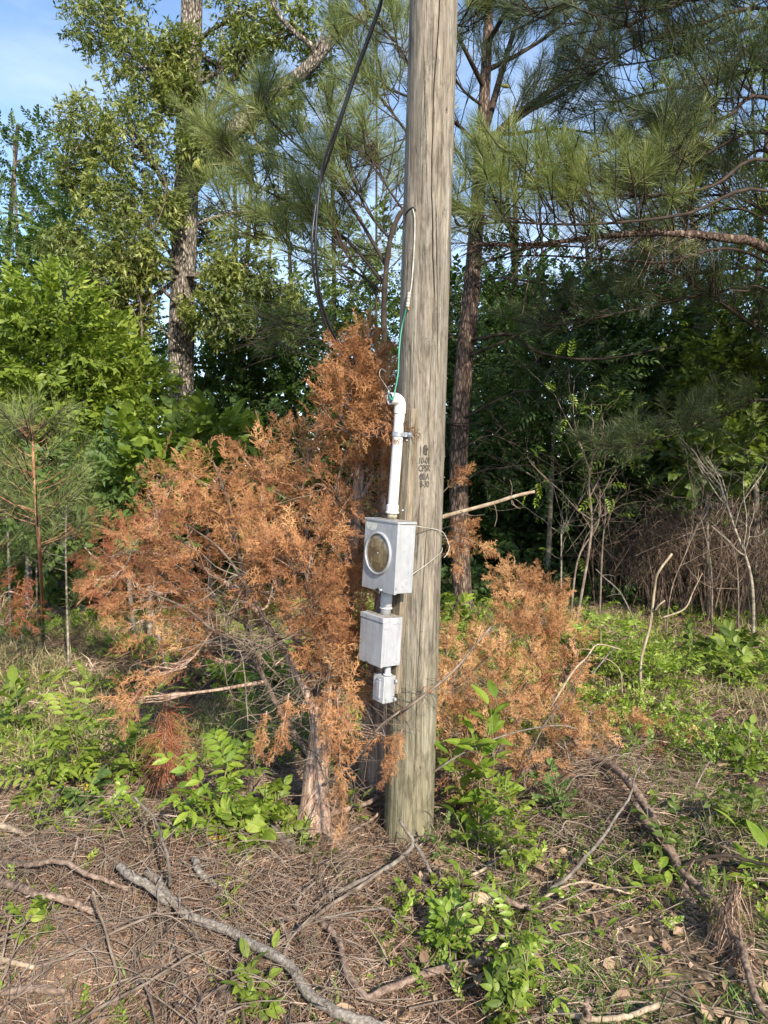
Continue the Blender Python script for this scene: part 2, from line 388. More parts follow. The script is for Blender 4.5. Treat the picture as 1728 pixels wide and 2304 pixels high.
def groundmat():
    m, n, l, b, o = mat('forest_floor')
    t = n.new('ShaderNodeTexCoord')
    z1 = n.new('ShaderNodeTexNoise'); z1.inputs['Scale'].default_value = 38; z1.inputs['Detail'].default_value = 9; z1.inputs['Roughness'].default_value = .7
    z2 = n.new('ShaderNodeTexNoise'); z2.inputs['Scale'].default_value = 1.1; z2.inputs['Detail'].default_value = 5
    l.new(t.outputs['Object'], z1.inputs[0]); l.new(t.outputs['Object'], z2.inputs[0])
    r1 = ramp(n, [(.05, .036, .026), (.14, .10, .072), (.24, .18, .135), (.40, .32, .25)], [.3, .45, .58, .75]); l.new(z1.outputs[0], r1.inputs[0])
    r2 = ramp(n, [(.035, .035, .018), (.09, .075, .045), (.17, .13, .09)], [.3, .5, .7]); l.new(z1.outputs[0], r2.inputs[0])
    mx = n.new('ShaderNodeMixRGB'); rr = ramp(n, [(0, 0, 0), (1, 1, 1)], [.45, .62]); l.new(z2.outputs[0], rr.inputs[0])
    l.new(rr.outputs[0], mx.inputs[0]); l.new(r1.outputs[0], mx.inputs[1]); l.new(r2.outputs[0], mx.inputs[2])
    l.new(mx.outputs[0], b.inputs['Base Color']); b.inputs['Roughness'].default_value = .95; b.inputs['Specular IOR Level'].default_value = .1
    bp = n.new('ShaderNodeBump'); bp.inputs['Strength'].default_value = 1; bp.inputs['Distance'].default_value = .02
    l.new(z1.outputs[0], bp.inputs['Height']); l.new(bp.outputs[0], b.inputs['Normal'])
    return m
M['ground'] = groundmat()

# ------------------------------------------------------------------ ground
def make_ground():
    ys = np.concatenate([np.linspace(-12, 1.4, 12), np.linspace(1.5, 6, 190), np.linspace(6.1, 14, 90), np.geomspace(14.4, 160, 30)])
    xs = np.concatenate([-np.geomspace(120, 4.2, 26), np.linspace(-4, 4, 270), np.geomspace(4.2, 120, 26)])
    X, Yy = np.meshgrid(xs, ys)
    Z = gz(X, Yy)
    v = np.stack([X, Yy, Z], -1).reshape(-1, 3)
    idx = np.arange(X.size).reshape(X.shape)
    q = np.stack([idx[:-1, :-1], idx[:-1, 1:], idx[1:, 1:], idx[1:, :-1]], -1).reshape(-1, 4)
    o = Geo().add(v, quads=q).build('ground', M['ground'], smooth=True)
    tag(o, kind='structure', label='bare brown soil of the woodland clearing')
make_ground()

# ------------------------------------------------------------------ foliage templates
def leaf(L, w, fold=.25, droop=.15, seg=1, rnd=.5, g=None, p=(0, 0, 0), Mx=None):
    """a leaf along +Y, normal +Z; seg=1 gives 4 triangles, more gives a rounder outline"""
    g = g or Geo()
    if seg == 1:
        v = [(0, 0, 0), (-w / 2, L * .42, fold * w * .5), (0, L * .45, 0), (w / 2, L * .42, fold * w * .5), (0, L, -droop * L)]
        tr = [(0, 2, 1), (0, 3, 2), (1, 2, 4), (2, 3, 4)]
    else:
        ts = np.linspace(0, 1, seg + 2); v = []; tr = []
        for i, t in enumerate(ts):
            ww = w / 2 * math.sin(math.pi * t ** .85) ** .8 if 0 < t < 1 else 0
            z = -droop * L * t * t
            v += [(-ww, L * t, z + fold * ww), (0, L * t, z), (ww, L * t, z + fold * ww)]
        for i in range(seg + 1):
            a = 3 * i; b = a + 3
            if i == 0: tr += [(a + 1, b + 1, b), (a + 1, b + 2, b + 1)]
            elif i == seg: tr += [(a, a + 1, b + 1), (a + 1, a + 2, b + 1)]
            else: tr += [(a, a + 1, b + 1), (a, b + 1, b), (a + 1, a + 2, b + 2), (a + 1, b + 2, b + 1)]
    v = np.array(v)
    if Mx is not None: v = v @ np.asarray(Mx).T
    g.add(v + np.asarray(p), tris=tr, rnd=rnd)
    return g
def fr1(d, rng, roll=.5, up=(0, 0, 1)): return frames(np.array([d]), rng, up, roll)[0]

def t_twig(rng, n=8, L=.10, w=.045, tw=.22, seg=1, droop=.2, spread=1.0, tr=.0018, mats=1):
    """twig along +Y with alternating leaves"""
    g = Geo()
    g.tube([(0, 0, 0), (rng.normal(0, .01), tw * .5, .01), (0, tw, 0)], [tr, tr * .8, tr * .4], 3, .3, mat=1, cap=False)
    for i in range(n):
        t = .15 + .85 * i / (n - 1); sd = 1 if i % 2 else -1
        a = spread * (1 - .6 * t) * sd
        d = np.array((math.sin(a), math.cos(a), rng.normal(-.05, .25)))
        l_ = L * rng.uniform(.7, 1.15)
        leaf(l_, w * rng.uniform(.8, 1.2), rng.uniform(.1, .4), droop * rng.uniform(.3, 1.6), seg, rng.uniform(0, 1), g, (0, tw * t, 0), fr1(d, rng, .35))
    return g.tmpl()
def t_oak(rng, n=10, L=.105):
    """drooping rosette of narrow bristle-tipped oak leaves"""
    g = Geo()
    g.tube([(0, -.05, 0), (0, .03, 0)], .0025, 3, .3, mat=1, cap=False)
    for i in range(n):
        a = 2 * math.pi * i / n + rng.normal(0, .3)
        d = np.array((math.cos(a) * .8, .35 + rng.normal(0, .45), math.sin(a) * .5 - .55 + rng.normal(0, .2)))
        Mx = fr1(d, rng, .7); l_ = L * rng.uniform(.65, 1.15); r_ = rng.uniform(0, 1); p = np.array((rng.normal(0, .02), rng.uniform(-.06, .08), rng.normal(0, .015)))
        leaf(l_, .019, .2, .15, 1, r_, g, p, Mx)
        for sdx in (-1, 1):                                   # side lobes
            Ml = Mx @ np.array(fr1((sdx * .5, .85, 0), rng, .2))
            leaf(l_ * .34, .011, .2, .1, 1, r_, g, p + Mx @ np.array((0, l_ * .38, 0)), Ml)
    return g.tmpl()
def t_compound(rng, n=9, L=.26, ll=.085, lw=.032, seg=1, droop=.35):
    g = Geo(); k = 6
    ts = np.linspace(0, 1, k); pts = np.stack([ts * 0, L * ts, .12 * L * np.sin(ts * 2.2) - droop * L * ts ** 2], -1)
    g.tube(pts, np.linspace(.0022, .0008, k), 3, .6, cap=False)
    m = (n - 1) // 2
    for i in range(m):
        t = .25 + .68 * i / max(1, m - 1); p = np.array([np.interp(t, ts, pts[:, j]) for j in range(3)])
        for sdx in (-1, 1):
            d = np.array((sdx * .85, .5, rng.normal(-.15, .1)))
            leaf(ll * rng.uniform(.8, 1.1) * (1 - .25 * abs(t - .55)), lw, .25, .25, seg, rng.uniform(.2, 1), g, p, fr1(d, rng, .2))
    leaf(ll, lw, .25, .3, seg, rng.uniform(.2, 1), g, pts[-1], fr1(pts[-1] - pts[-2], rng, .1))
    return g.tmpl()
def t_tuft(rng, n=80, L=.17, w=.0022, shoot=.14, open_=1.0):
    """pine shoot along +Y"""
    g = Geo()
    g.tube([(0, -.10, 0), (0, shoot, 0)], [.0045, .003], 4, .4, mat=1, cap=False)
    for i in range(n):
        t = rng.uniform(0, 1); a = rng.uniform(0, 2 * math.pi)
        o = (1.15 - .75 * t) * open_ * rng.uniform(.7, 1.2)
        d = np.array((math.cos(a) * math.sin(o), math.cos(o), math.sin(a) * math.sin(o)))
        l_ = L * rng.uniform(.75, 1.1); p = np.array((0, shoot * t, 0))
        s_ = nrm(np.cross(d, rng.normal(0, 1, 3))) * w / 2
        e = p + d * l_ + np.array((0, 0, -.10 * l_)) ; mid = p + d * l_ * .5 + np.array((0, 0, .02 * l_))
        g.add([p - s_ * .6, p + s_ * .6, mid + s_, mid - s_, e], tris=[(3, 2, 4)], quads=None, rnd=r_ if (r_ := rng.uniform(0, 1)) else .5)
        b = g.n - 5
        g.f[4].append(np.array([[b, b + 1, b + 2, b + 3]])); g.r[4].append(np.array([r_])); g.m[4].append(np.array([0]))
    return g.tmpl()
def t_cedar(rng, L=.16, w=.0034, nb=9, side=.5, droop=.25):
    """one flat feathery spray of dead cedar along +Y"""
    g = Geo()
    def strip(p, d, l_, ww, r_):
        d = nrm(d); s_ = nrm(np.cross(d, (0, 0, 1) + rng.normal(0, .4, 3))) * ww / 2
        g.add([p - s_, p + s_, p + d * l_ * .7 + s_ * .9, p + d * l_ * .7 - s_ * .9], quads=[(0, 1, 2, 3)], rnd=r_)
        g.add([p + d * l_ * .7 - s_ * .9, p + d * l_ * .7 + s_ * .9, p + d * l_], tris=[(0, 1, 2)], rnd=r_)
    base = rng.uniform(0, 1)
    p = np.zeros(3); d = np.array((0, 1.0, 0)); pts = [p]
    for i in range(nb):
        d = nrm(d + rng.normal(0, .12, 3) + np.array((0, 0, -droop / nb)))
        q = p + d * L / nb; strip(p, d, L / nb * 1.2, w, .2 + .5 * base)
        t = i / nb
        for sdx in (-1, 1):
            if rng.uniform() < .9:
                sd = nrm(d * .75 + sdx * nrm(np.cross(d, (0, 0, 1.0))) * .75 + rng.normal(0, .22, 3))
                sl = L * side * (1 - .65 * t) * rng.uniform(.5, 1.1)
                strip(p, sd, sl, w * .85, base)
                k = max(1, int(sl / .014))
                for j in range(k):
                    tt = (j + .6) / (k + .3)
                    for s2 in (-1, 1):
                        if rng.uniform() < .8:
                            s3 = nrm(sd + s2 * nrm(np.cross(sd, (0, 0, 1.0))) * .8 + rng.normal(0, .3, 3))
                            strip(p + sd * sl * tt, s3, .022 * rng.uniform(.6, 1.3), w * .8, np.clip(base + rng.normal(0, .25), 0, 1))
        p = q
    return g.tmpl()

R = np.random.default_rng(7)
T = {}
T['broad'] = [t_twig(R, 9, .10, .050, .26) for _ in range(5)]
T['small'] = [t_twig(R, 11, .060, .030, .22) for _ in range(5)]
T['big'] = [t_twig(R, 7, .15, .10, .26, seg=3, droop=.3) for _ in range(4)]
T['oak'] = [t_oak(R) for _ in range(6)]
T['comp'] = [t_compound(R, int(R.choice([9, 11, 13]))) for _ in range(5)]
T['tuft'] = [t_tuft(R, 85, .15, .0022) for _ in range(6)]
T['tuftfar'] = [t_tuft(R, 70, .15, .0028) for _ in range(5)]
T['tuftopen'] = [t_tuft(R, 46, .15, .0022, .2, 1.3) for _ in range(4)]
T['cedar'] = [t_cedar(R) for _ in range(9)]

def put(g, tms, pos, d, rng, size=1.0, sv=.25, roll=.6, up=(0, 0, 1), rnd=None, blend=.5):
    pos = np.asarray(pos, float).reshape(-1, 3); d = np.asarray(d, float).reshape(-1, 3)
    k = len(pos)
    if k == 0: return
    Fm = frames(d, rng, up, roll) * (size * rng.uniform(1 - sv, 1 + sv, k))[:, None, None]
    which = rng.integers(0, len(tms), k)
    rn = rng.uniform(0, 1, k) if rnd is None else rnd
    for i, tm in enumerate(tms):
        s = which == i
        g.inst(tm, Fm[s], pos[s], rn[s], blend)

def interp_path(path, t):
    path = np.asarray(path); x = t * (len(path) - 1); i = min(int(x), len(path) - 2); f = x - i
    return path[i] * (1 - f) + path[i + 1] * f

# generic broadleaf tree / shrub: trunk polyline, blobs of foliage joined by limbs
def leafy(name, label, cat, trunk, trad, blobs, tms, mfol, mbark, seed, group=None, size=1.0, ncl=120, limb=.012, droop=0.0, sides=7, blend=.45, twigs=10, foil='crown', from_t=.35, fol_up=.35):
    rng = np.random.default_rng(seed)
    root = thing(name, label, cat, group=group)
    tp = spline(trunk, 22)
    gt = Geo(); gl = Geo()
    rad = np.interp(np.linspace(0, 1, len(tp)), np.linspace(0, 1, len(trad)), trad) * (1 + rng.normal(0, .03, len(tp)))
    gt.tube(tp, rad, 12 if trad[0] > .05 else sides)
    for (c, r, k) in blobs:
        c = np.asarray(c, float); r = np.ones(3) * r if np.ndim(r) == 0 else np.asarray(r, float)
        # joins trunk below the blob
        dd = np.linalg.norm(tp - (c - np.array((0, 0, np.linalg.norm(c[:2] - tp[-1][:2]) * .5))), axis=1)
        lo = int(len(tp) * from_t); j = lo + int(np.argmin(dd[lo:]))
        a = tp[j]; lr = min(rad[j] * .6, limb * (1 + .5 * np.mean(r)))
        mid = (a + c) / 2 + rng.normal(0, .06, 3) * np.linalg.norm(c - a)
        path = spline([a, mid, c], 8)
        gt.tube(path, np.linspace(lr, lr * .4, len(path)), 5, cap=False)
        n = int(ncl * k)
        u = nrm(rng.normal(0, 1, (n, 3))); rr = rng.uniform(.12, 1, n) ** .5
        pos = c + u * rr[:, None] * r
        lump = .75 + .5 * vnoise(pos[:, 0] * 1.0 + pos[:, 2], pos[:, 1] + pos[:, 2] * .6, .5 * max(.3, float(np.mean(r))), seed)
        pos = c + (pos - c) * lump[:, None]
        d = nrm(u * .8 + rng.normal(0, .45, (n, 3)) + np.array((0, 0, fol_up - droop)))
        # tonal groups: branchlets differ in hue
        tone = np.clip(.5 + (vnoise(pos[:, 0] + 3, pos[:, 2] + pos[:, 1], .35, seed + 5) - .5) * 1.1 + rng.normal(0, .15, n), 0, 1)
        put(gl, tms, pos, d, rng, size, rnd=tone, blend=blend)
        nt = int(twigs * min(1.5, k))
        for _ in range(nt):
            e = pos[rng.integers(0, n)]
            m_ = (c + e) / 2 + rng.normal(0, .08, 3) * np.linalg.norm(e - c)
            gt.tube([interp_path(path, rng.uniform(.4, 1)), m_, e], [lr * .45, lr * .25, lr * .12], 3, cap=False)
    gt.build('trunk', mbark, root, smooth=True)
    gl.build(foil, [mfol, M['darktwig']], root)
    return root

def pine_shoots(g, gt, path, rng, n, tms, size=1.0, side=.4, t0=.15, up=.5, r0=.012, sub=3, rnd=None, bright=0):
    """side shoots with needle tufts along a branch"""
    path = np.asarray(path); P_, D_ = [], []
    for i in range(n):
        t = t0 + (1 - t0) * (i + rng.uniform(0, 1)) / n
        p = interp_path(path, min(t, .999)); td = nrm(interp_path(path, min(t + .05, 1)) - interp_path(path, max(0, t - .05)))
        sd = nrm(np.cross(td, (0, 0, 1.0))) * (1 if rng.uniform() < .5 else -1)
        d = nrm(td * rng.uniform(.3, 1.0) + sd * rng.uniform(.2, 1.1) + np.array((0, 0, up + rng.normal(0, .35))))
        l_ = side * rng.uniform(.4, 1.15) * (1.15 - .6 * t)
        m_ = p + d * l_ * .5 + rng.normal(0, .02, 3); e = p + d * l_ + np.array((0, 0, .15 * l_))
        gt.tube([p, m_, e], [r0 * .5, r0 * .4, r0 * .25], 4, cap=False)
        ed = nrm(e - m_ + np.array((0, 0, .02)))
        P_.append(e); D_.append(ed)
        for _ in range(rng.integers(0, sub + 1)):
            q = m_ + (e - m_) * rng.uniform(-.5, .8); d2 = nrm(ed + rng.normal(0, .6, 3))
            e2 = q + d2 * rng.uniform(.08, .22) * (side / .4)
            gt.tube([q, e2], [r0 * .3, r0 * .2], 3, cap=False); P_.append(e2); D_.append(d2)
    P_.append(path[-1]); D_.append(nrm(path[-1] - path[-2]))
    put(g, tms, np.array(P_), np.array(D_), rng, size, .2, 1.5, rnd=np.clip(rng.normal(.5 + bright, .22, len(P_)), 0, 1), blend=.45)

exec_parts = []
# ================================================================== THE POLE AND ITS FITTINGS
def axial(py, Y): return Y / (cP + (1152 - py) / F * sP)
PY = 3.15
p_lo = P(918, 1895, PY); p_hi = P(976, 0, PY)
p_dir = (p_hi - p_lo) / (p_hi[2] - p_lo[2])
r_lo = 55.5 / F * axial(1895, PY); r_hi = 53.5 / F * axial(0, PY)
def pole_axis(z): return p_lo + p_dir * (z - p_lo[2])
def pole_r(z): return r_lo + (r_hi - r_lo) * (z - p_lo[2]) / (p_hi[2] - p_lo[2])
def on_pole(px, py, out_=0.0):
    Y = PY - .1
    for _ in range(5):
        q = P(px, py, Y); a = pole_axis(q[2]); r = pole_r(q[2]) + out_
        dx = np.clip((q[0] - a[0]) / r, -1, 1); Y = a[1] - r * math.sqrt(max(0, 1 - dx * dx))
    return P(px, py, Y)

def make_pole():
    root = thing('utility_pole', 'tall weathered round wooden pole carrying the grey electric boxes', 'utility pole', p_lo)
    rng = np.random.default_rng(3)
    na = 420; zs = np.concatenate([np.linspace(-.35, 4.6, 620), np.linspace(4.65, 7.6, 12)])
    th = np.linspace(-math.pi, math.pi, na, endpoint=False)        # 0 faces the camera (-Y)
    Z, TH = np.meshgrid(zs, th, indexing='ij')
    ax = np.array([pole_axis(z) for z in zs]); rr = np.array([pole_r(z) for z in zs])
    cr = np.zeros_like(Z)
    def crack(pts, w, z0, z1, wob):
        ps = np.array([(q[2], sasin(np.clip((q[0] - pole_axis(q[2])[0]) / pole_r(q[2]), -1, 1))) for q in (on_pole(*p) for p in pts)])
        ps = ps[np.argsort(ps[:, 0])]
        t0 = np.interp(zs, ps[:, 0], ps[:, 1]) + wob * (vnoise(zs, zs * 0, .11, 4) - .5) + wob * .5 * (vnoise(zs, zs * 0, .03, 5) - .5)
        fade = np.clip((zs - z0) / .12, 0, 1) * np.clip((z1 - zs) / .12, 0, 1) * (.55 + .9 * vnoise(zs, zs * 0, .25, 6))
        return np.exp(-(((TH - t0[:, None]) * .105 / w) ** 2)) * np.clip(fade, 0, 1)[:, None]
    zt = lambda py: P(970, py, PY - .1)[2]
    cr = np.maximum(cr, crack([(992, -200), (990, 0), (976, 200), (970, 420), (974, 560), (982, 800)], .0017, zt(700), 8, .05))
    cr = np.maximum(cr, crack([(978, 420), (983, 560), (984, 700), (986, 900), (972, 1100)], .0013, zt(850), zt(430), .03))
    cr = np.maximum(cr, crack([(950, 60), (958, 300), (960, 480)], .0009, zt(470), zt(100), .05) * .8)
    cr = np.maximum(cr, crack([(968, 1000), (960, 1200), (940, 1500), (930, 1800)], .0011, zt(1800), zt(1150), .06) * .8)
    for _ in range(60):                                             # short drying checks
        z0 = rng.uniform(0, 4); a0 = rng.uniform(-1.5, 1.5); L = rng.uniform(.08, .5)
        cr = np.maximum(cr, np.exp(-(((TH - a0 - .03 * np.sin(Z * 9 + a0 * 7)) * .105 / .0008) ** 2)) * (np.clip((Z - z0) / .05, 0, 1) * np.clip((z0 + L - Z) / .05, 0, 1)) * .7)
    kn = np.zeros_like(Z)
    for (px, py, s) in ((1005, 250, .022), (1002, 1020, .016), (955, 575, .008), (945, 1730, .015), (990, 1480, .014)):
        q = on_pole(px, py); a0 = sasin((q[0] - pole_axis(q[2])[0]) / pole_r(q[2]))
        dd = np.sqrt(((TH - a0) * .105) ** 2 + ((Z - q[2]) * .6) ** 2)
        kn += .004 * np.exp(-(dd / s) ** 2) - .005 * np.exp(-(dd / (s * .28)) ** 2)
        cr = np.maximum(cr, .6 * np.exp(-(dd / (s * .22)) ** 2))
    grain = .0011 * (vnoise(TH * 26, Z * .55, 1, 7) - .5) + .0007 * (vnoise(TH * 60, Z * 1.5, 1, 8) - .5) + .004 * (vnoise(TH * 2, Z * .5, 1, 9) - .5)
    Rr = rr[:, None] + grain - .011 * cr + kn
    x = ax[:, 0][:, None] + np.sin(TH) * Rr; y = ax[:, 1][:, None] - np.cos(TH) * Rr
    v = np.stack([x, y, Z], -1).reshape(-1, 3)
    idx = np.arange(Z.size).reshape(Z.shape)
    q = np.stack([idx[:-1], np.roll(idx[:-1], -1, 1), np.roll(idx[1:], -1, 1), idx[1:]], -1).reshape(-1, 4)
    rn = np.clip(cr[:-1].reshape(-1) * 1.1 - .05, 0, 1)
    Geo().add(v, quads=q, rnd=rn).build('shaft', M['pole'], root, smooth=True)
    for (px, py) in ((932, 469), (925, 560), (1000, 1028), (960, 760), (975, 1250), (950, 1420)):
        c = on_pole(px, py, .001); Geo().tube([c + (-.003, .004, 0), c + (-.003, -.003, 0), c + (.004, -.003, .002), c + (.004, .004, .002)], .0011, 5).build('staple', M['steel'], root)
    # burned-in stencil, wrapped round the shaft
    lines = [('10-01', 1036), ('CPSK', 1052), ('S0.A', 1071), ('8-30', 1089)]
    lines = [('10-01', 1037), ('CPSK', 1054), ('S0.A', 1073), ('8-30', 1090)]
    g = Geo(); rngt = np.random.default_rng(5)
    def wrap(px, py, body, hgt, xs, g, rnd=.5, rag=.0):
        cu = bpy.data.curves.new('t', 'FONT'); cu.body = body; cu.align_x = 'CENTER'; cu.align_y = 'CENTER'; cu.size = hgt * 1.35; cu.resolution_u = 6; cu.offset = .0007
        ob = bpy.data.objects.new('t', cu); sc.collection.objects.link(ob)
        dg = bpy.context.evaluated_depsgraph_get(); me = ob.evaluated_get(dg).to_mesh()
        c = on_pole(px, py); a = pole_axis(c[2]); a0 = sasin((c[0] - a[0]) / pole_r(c[2]))
        vs = []
        for v in me.vertices:
            zz = c[2] + v.co.y; ang = a0 + (v.co.x * xs + .03 * v.co.y) / pole_r(zz); ac = pole_axis(zz); r = pole_r(zz) + .0022
            vs.append((ac[0] + math.sin(ang) * r, ac[1] - math.cos(ang) * r, zz))
        tr = []
        for p in me.polygons:
            pv = list(p.vertices)
            for k in range(1, len(pv) - 1): tr.append((pv[0], pv[k], pv[k + 1]))
        g.add(vs, tris=tr, rnd=rnd)
        ob.evaluated_get(dg).to_mesh_clear(); bpy.data.objects.remove(ob); bpy.data.curves.remove(cu)
    for s_, py in lines: wrap(955, py, s_, .0265, .60, g)
    g.build('stencil_lettering', M['ink'], root)
    g = Geo()
    def patch(px, py, rx, rz, seed):
        c = on_pole(px, py); a = pole_axis(c[2]); a0 = sasin((c[0] - a[0]) / pole_r(c[2])); n = 26
        vs = [c * 0]; rg = np.random.default_rng(seed); ks = 1 + rg.normal(0, .13, n)
        def pt(dx, dz):
            zz = c[2] + dz; ang = a0 + dx / pole_r(zz); ac = pole_axis(zz); r = pole_r(zz) + .0018
            return (ac[0] + math.sin(ang) * r, ac[1] - math.cos(ang) * r, zz)
        vs = [pt(0, 0)] + [pt(math.cos(t) * rx * k, math.sin(t) * rz * k) for t, k in zip(np.linspace(0, 2 * math.pi, n, endpoint=False), ks)]
        g.add(vs, tris=[(0, 1 + i, 1 + (i + 1) % n) for i in range(n)])
    patch(948, 1073, .010, .011, 2)
    g.build('paint_smudge', M['purple'], root)
    g = Geo(); patch(957, 1013, .011, .022, 1); patch(946, 1014, .0025, .02, 3)
    g.build('tar_smudge', M['ink'], root)
make_pole()

# local frame of the board: +x its right side, -y its front, +z up
YAW = math.radians(-53.13); LEAN = math.radians(3.3)
z_ref = P(900, 1240, 3.0)[2]
n_w = np.array((-.8, -.6, 0)); s_w = np.array((.6, -.8, 0))
O_b = pole_axis(z_ref) + n_w * (pole_r(z_ref) - .008) + s_w * .032
MB_ = Matrix.Translation(O_b) @ Matrix.Rotation(LEAN, 4, 'Y') @ Matrix.Rotation(YAW, 4, 'Z')
MBn = np.array(MB_); MBi = np.linalg.inv(MBn)
def Lc(px, py, yl):
    """local board coordinates of a pixel on the plane y = yl"""
    o = (MBi @ np.append(np.array((0, 0, CAM_H)), 1))[:3]; q = (MBi @ np.append(P(px, py, 3.0), 1))[:3]
    d = q - o; t = (yl - o[1]) / d[1]; return o + d * t
def Lw(p): return (MBn @ np.append(np.asarray(p, float), 1))[:3]

def bbox_bm(x0, x1, y0, y1, z0, z1, bev=.002, seg=2):
    import bmesh
    bm = bmesh.new(); bmesh.ops.create_cube(bm, size=1)
    for v in bm.verts: v.co = Vector(((x0 + x1) / 2 + v.co.x * (x1 - x0), (y0 + y1) / 2 + v.co.y * (y1 - y0), (z0 + z1) / 2 + v.co.z * (z1 - z0)))
    if bev: bmesh.ops.bevel(bm, geom=list(bm.edges), offset=bev, segments=seg, affect='EDGES', profile=.6)
    return bm
def bm_obj(bm, name, m, parent, smooth=False):
    me = bpy.data.meshes.new(name); bm.to_mesh(me); bm.free(); me.materials.append(m)
    o = bpy.data.objects.new(name, me); sc.collection.objects.link(o); o.parent = parent
    for p in me.polygons: p.use_smooth = smooth
    return o
def box(name, m, parent, x0, x1, y0, y1, z0, z1, bev=.002): return bm_obj(bbox_bm(x0, x1, y0, y1, z0, z1, bev), name, m, parent)
def lathe_y(g, cx, cz, prof, n=48, rnd=.5):
    """profile of (radius, y) revolved round the local y axis through cx, cz"""
    th = np.linspace(0, 2 * math.pi, n, endpoint=False); pr = np.array(prof)
    v = np.stack([cx + pr[:, 0:1] * np.cos(th), np.tile(pr[:, 1:2], (1, n)), cz + pr[:, 0:1] * np.sin(th)], -1).reshape(-1, 3)
    idx = np.arange(len(pr) * n).reshape(len(pr), n)
    q = np.stack([idx[:-1], np.roll(idx[:-1], -1, 1), np.roll(idx[1:], -1, 1), idx[1:]], -1).reshape(-1, 4)
    g.add(v, quads=q, rnd=rnd); return g
def lroot(name, label, cat, group=None):
    o = thing(name, label, cat, group=group); o.matrix_world = MB_; return o

TB = .035
def fittings():
    # board
    top = Lc(940, 918, -TB)[2]; bot = Lc(900, 1568, -TB)[2]
    root = lroot('mounting_board', 'narrow vertical weathered plank nailed to the pole behind the boxes', 'board')
    g = bbox_bm(-.058, .040, -TB, -.001, bot, top, .0025)
    bm_obj(g, 'plank', M['board'], root)
    g = Geo()
    for z in (top - .13, top - .42, bot + .05):
        lathe_y(Geo(), .018, z, [(.0001, -TB - .002), (.004, -TB - .002), (.005, -TB)], 10).build('nail_head', M['steel'], root)
    # meter box
    D = .095; yf = -TB - .002 - D
    tl, tr_, br, bl = Lc(820, 1166, yf), Lc(893, 1171, yf), Lc(889, 1338, yf), Lc(817, 1321, yf)
    x0 = (tl[0] + bl[0]) / 2; x1 = (tr_[0] + br[0]) / 2; z1 = (tl[2] + tr_[2]) / 2; z0 = (bl[2] + br[2]) / 2
    root = lroot('meter_box', 'upper and largest grey metal box with a round amber glass window', 'electric meter box')
    yb = -TB - .002
    box('cabinet', M['paint'], root, x0 + .003, x1 - .003, yf + .0035, yb, z0 + .003, z1 - .006, .002)
    # front cover with a round hole
    cx = Lc(851, 1245, yf)[0]; cz = Lc(851, 1245, yf)[2]; Rr = .086 * (z1 - z0) / .31
    g = Geo(); n = 96; th = np.linspace(0, 2 * math.pi, n, endpoint=False)
    ci = np.stack([cx + Rr * np.cos(th), np.full(n, yf), cz + Rr * np.sin(th)], -1)
    c_, s_ = np.cos(th), np.sin(th)
    tx = np.where(c_ > 0, (x1 - cx), (x0 - cx)) / np.where(abs(c_) < 1e-6, 1e-6, c_); tz = np.where(s_ > 0, (z1 - .008 - cz), (z0 - cz)) / np.where(abs(s_) < 1e-6, 1e-6, s_)
    tt = np.minimum(abs(tx), abs(tz))
    ou = np.stack([cx + tt * c_, np.full(n, yf), cz + tt * s_], -1)
    for cxn, czn in ((x0, z0), (x1, z0), (x0, z1 - .008), (x1, z1 - .008)):
        k = np.argmin((ou[:, 0] - cxn) ** 2 + (ou[:, 2] - czn) ** 2); ou[k] = (cxn, yf, czn)
    bk = ou + np.array((0, .012, 0)); ib = ci + np.array((0, .004, 0))
    i = np.arange(n); j = (i + 1) % n
    g.add(np.concatenate([ci, ou, bk, ib]), quads=np.concatenate([np.stack([i, j, j + n, i + n], -1), np.stack([i + n, j + n, j + 2 * n, i + 2 * n], -1), np.stack([i + 3 * n, j + 3 * n, j, i], -1)]))
    g.build('cover', M['paint'], root)
    box('top_flange', M['paint'], root, x0 - .003, x1 + .003, yf - .003, yb, z1 - .009, z1, .0015)
    g = Geo(); lathe_y(g, cx, cz, [(Rr + .0085, yf + .0), (Rr + .008, yf - .005), (Rr + .0055, yf - .008), (Rr + .001, yf - .0085), (Rr - .0015, yf - .007), (Rr - .0015, yf + .003)], 96)
    g.build('window_ring', M['paint'], root, smooth=True)
    g = Geo(); lathe_y(g, cx, cz, [(Rr - .001, yf + .001), (Rr - .006, yf - .0035), (Rr - .02, yf - .0055), (.0001, yf - .0065)], 96)
    g.build('glass_window', M['lens'], root, smooth=True)
    g = Geo(); lathe_y(g, cx + .004, cz + .002, [(.0001, yf - .0085), (.003, yf - .008), (.004, yf - .006)], 12)
    g.build('centre_stud', M['steel'], root)
    g = Geo()                                                       # contact jaws seen through the glass
    for sx in (-1, 1):
        for sz in (-1, 1):
            g.add([(cx + sx * .034 + a * .007, yf - .0068, cz + sz * .036 + b_ * .016) for a, b_ in ((-1, -1), (1, -1), (1, 1), (-1, 1))], quads=[(0, 1, 2, 3)])
    g.add([(cx + .028 + a * .014, yf - .0066, cz - .006 + b_ * .030) for a, b_ in ((-1, -1), (1, -1), (1, 1), (-1, 1))], quads=[(0, 1, 2, 3)])
    g.add([(cx - .004 + a * .052, yf - .0067, cz + .030 + b_ * .0012 + a * .002) for a, b_ in ((-1, -1), (1, -1), (1, 1), (-1, 1))], quads=[(0, 1, 2, 3)])
    g.add([(cx - .004 + a * .040, yf - .0067, cz - .032 + b_ * .0012 - a * .002) for a, b_ in ((-1, -1), (1, -1), (1, 1), (-1, 1))], quads=[(0, 1, 2, 3)])
    g.build('contact_plate', M['plate'], root)
    # sticker: irregular worn outline
    sx0 = Lc(825, 1176, yf)[0]; sz0 = Lc(825, 1174, yf)[2]; w_ = .078; h_ = .030
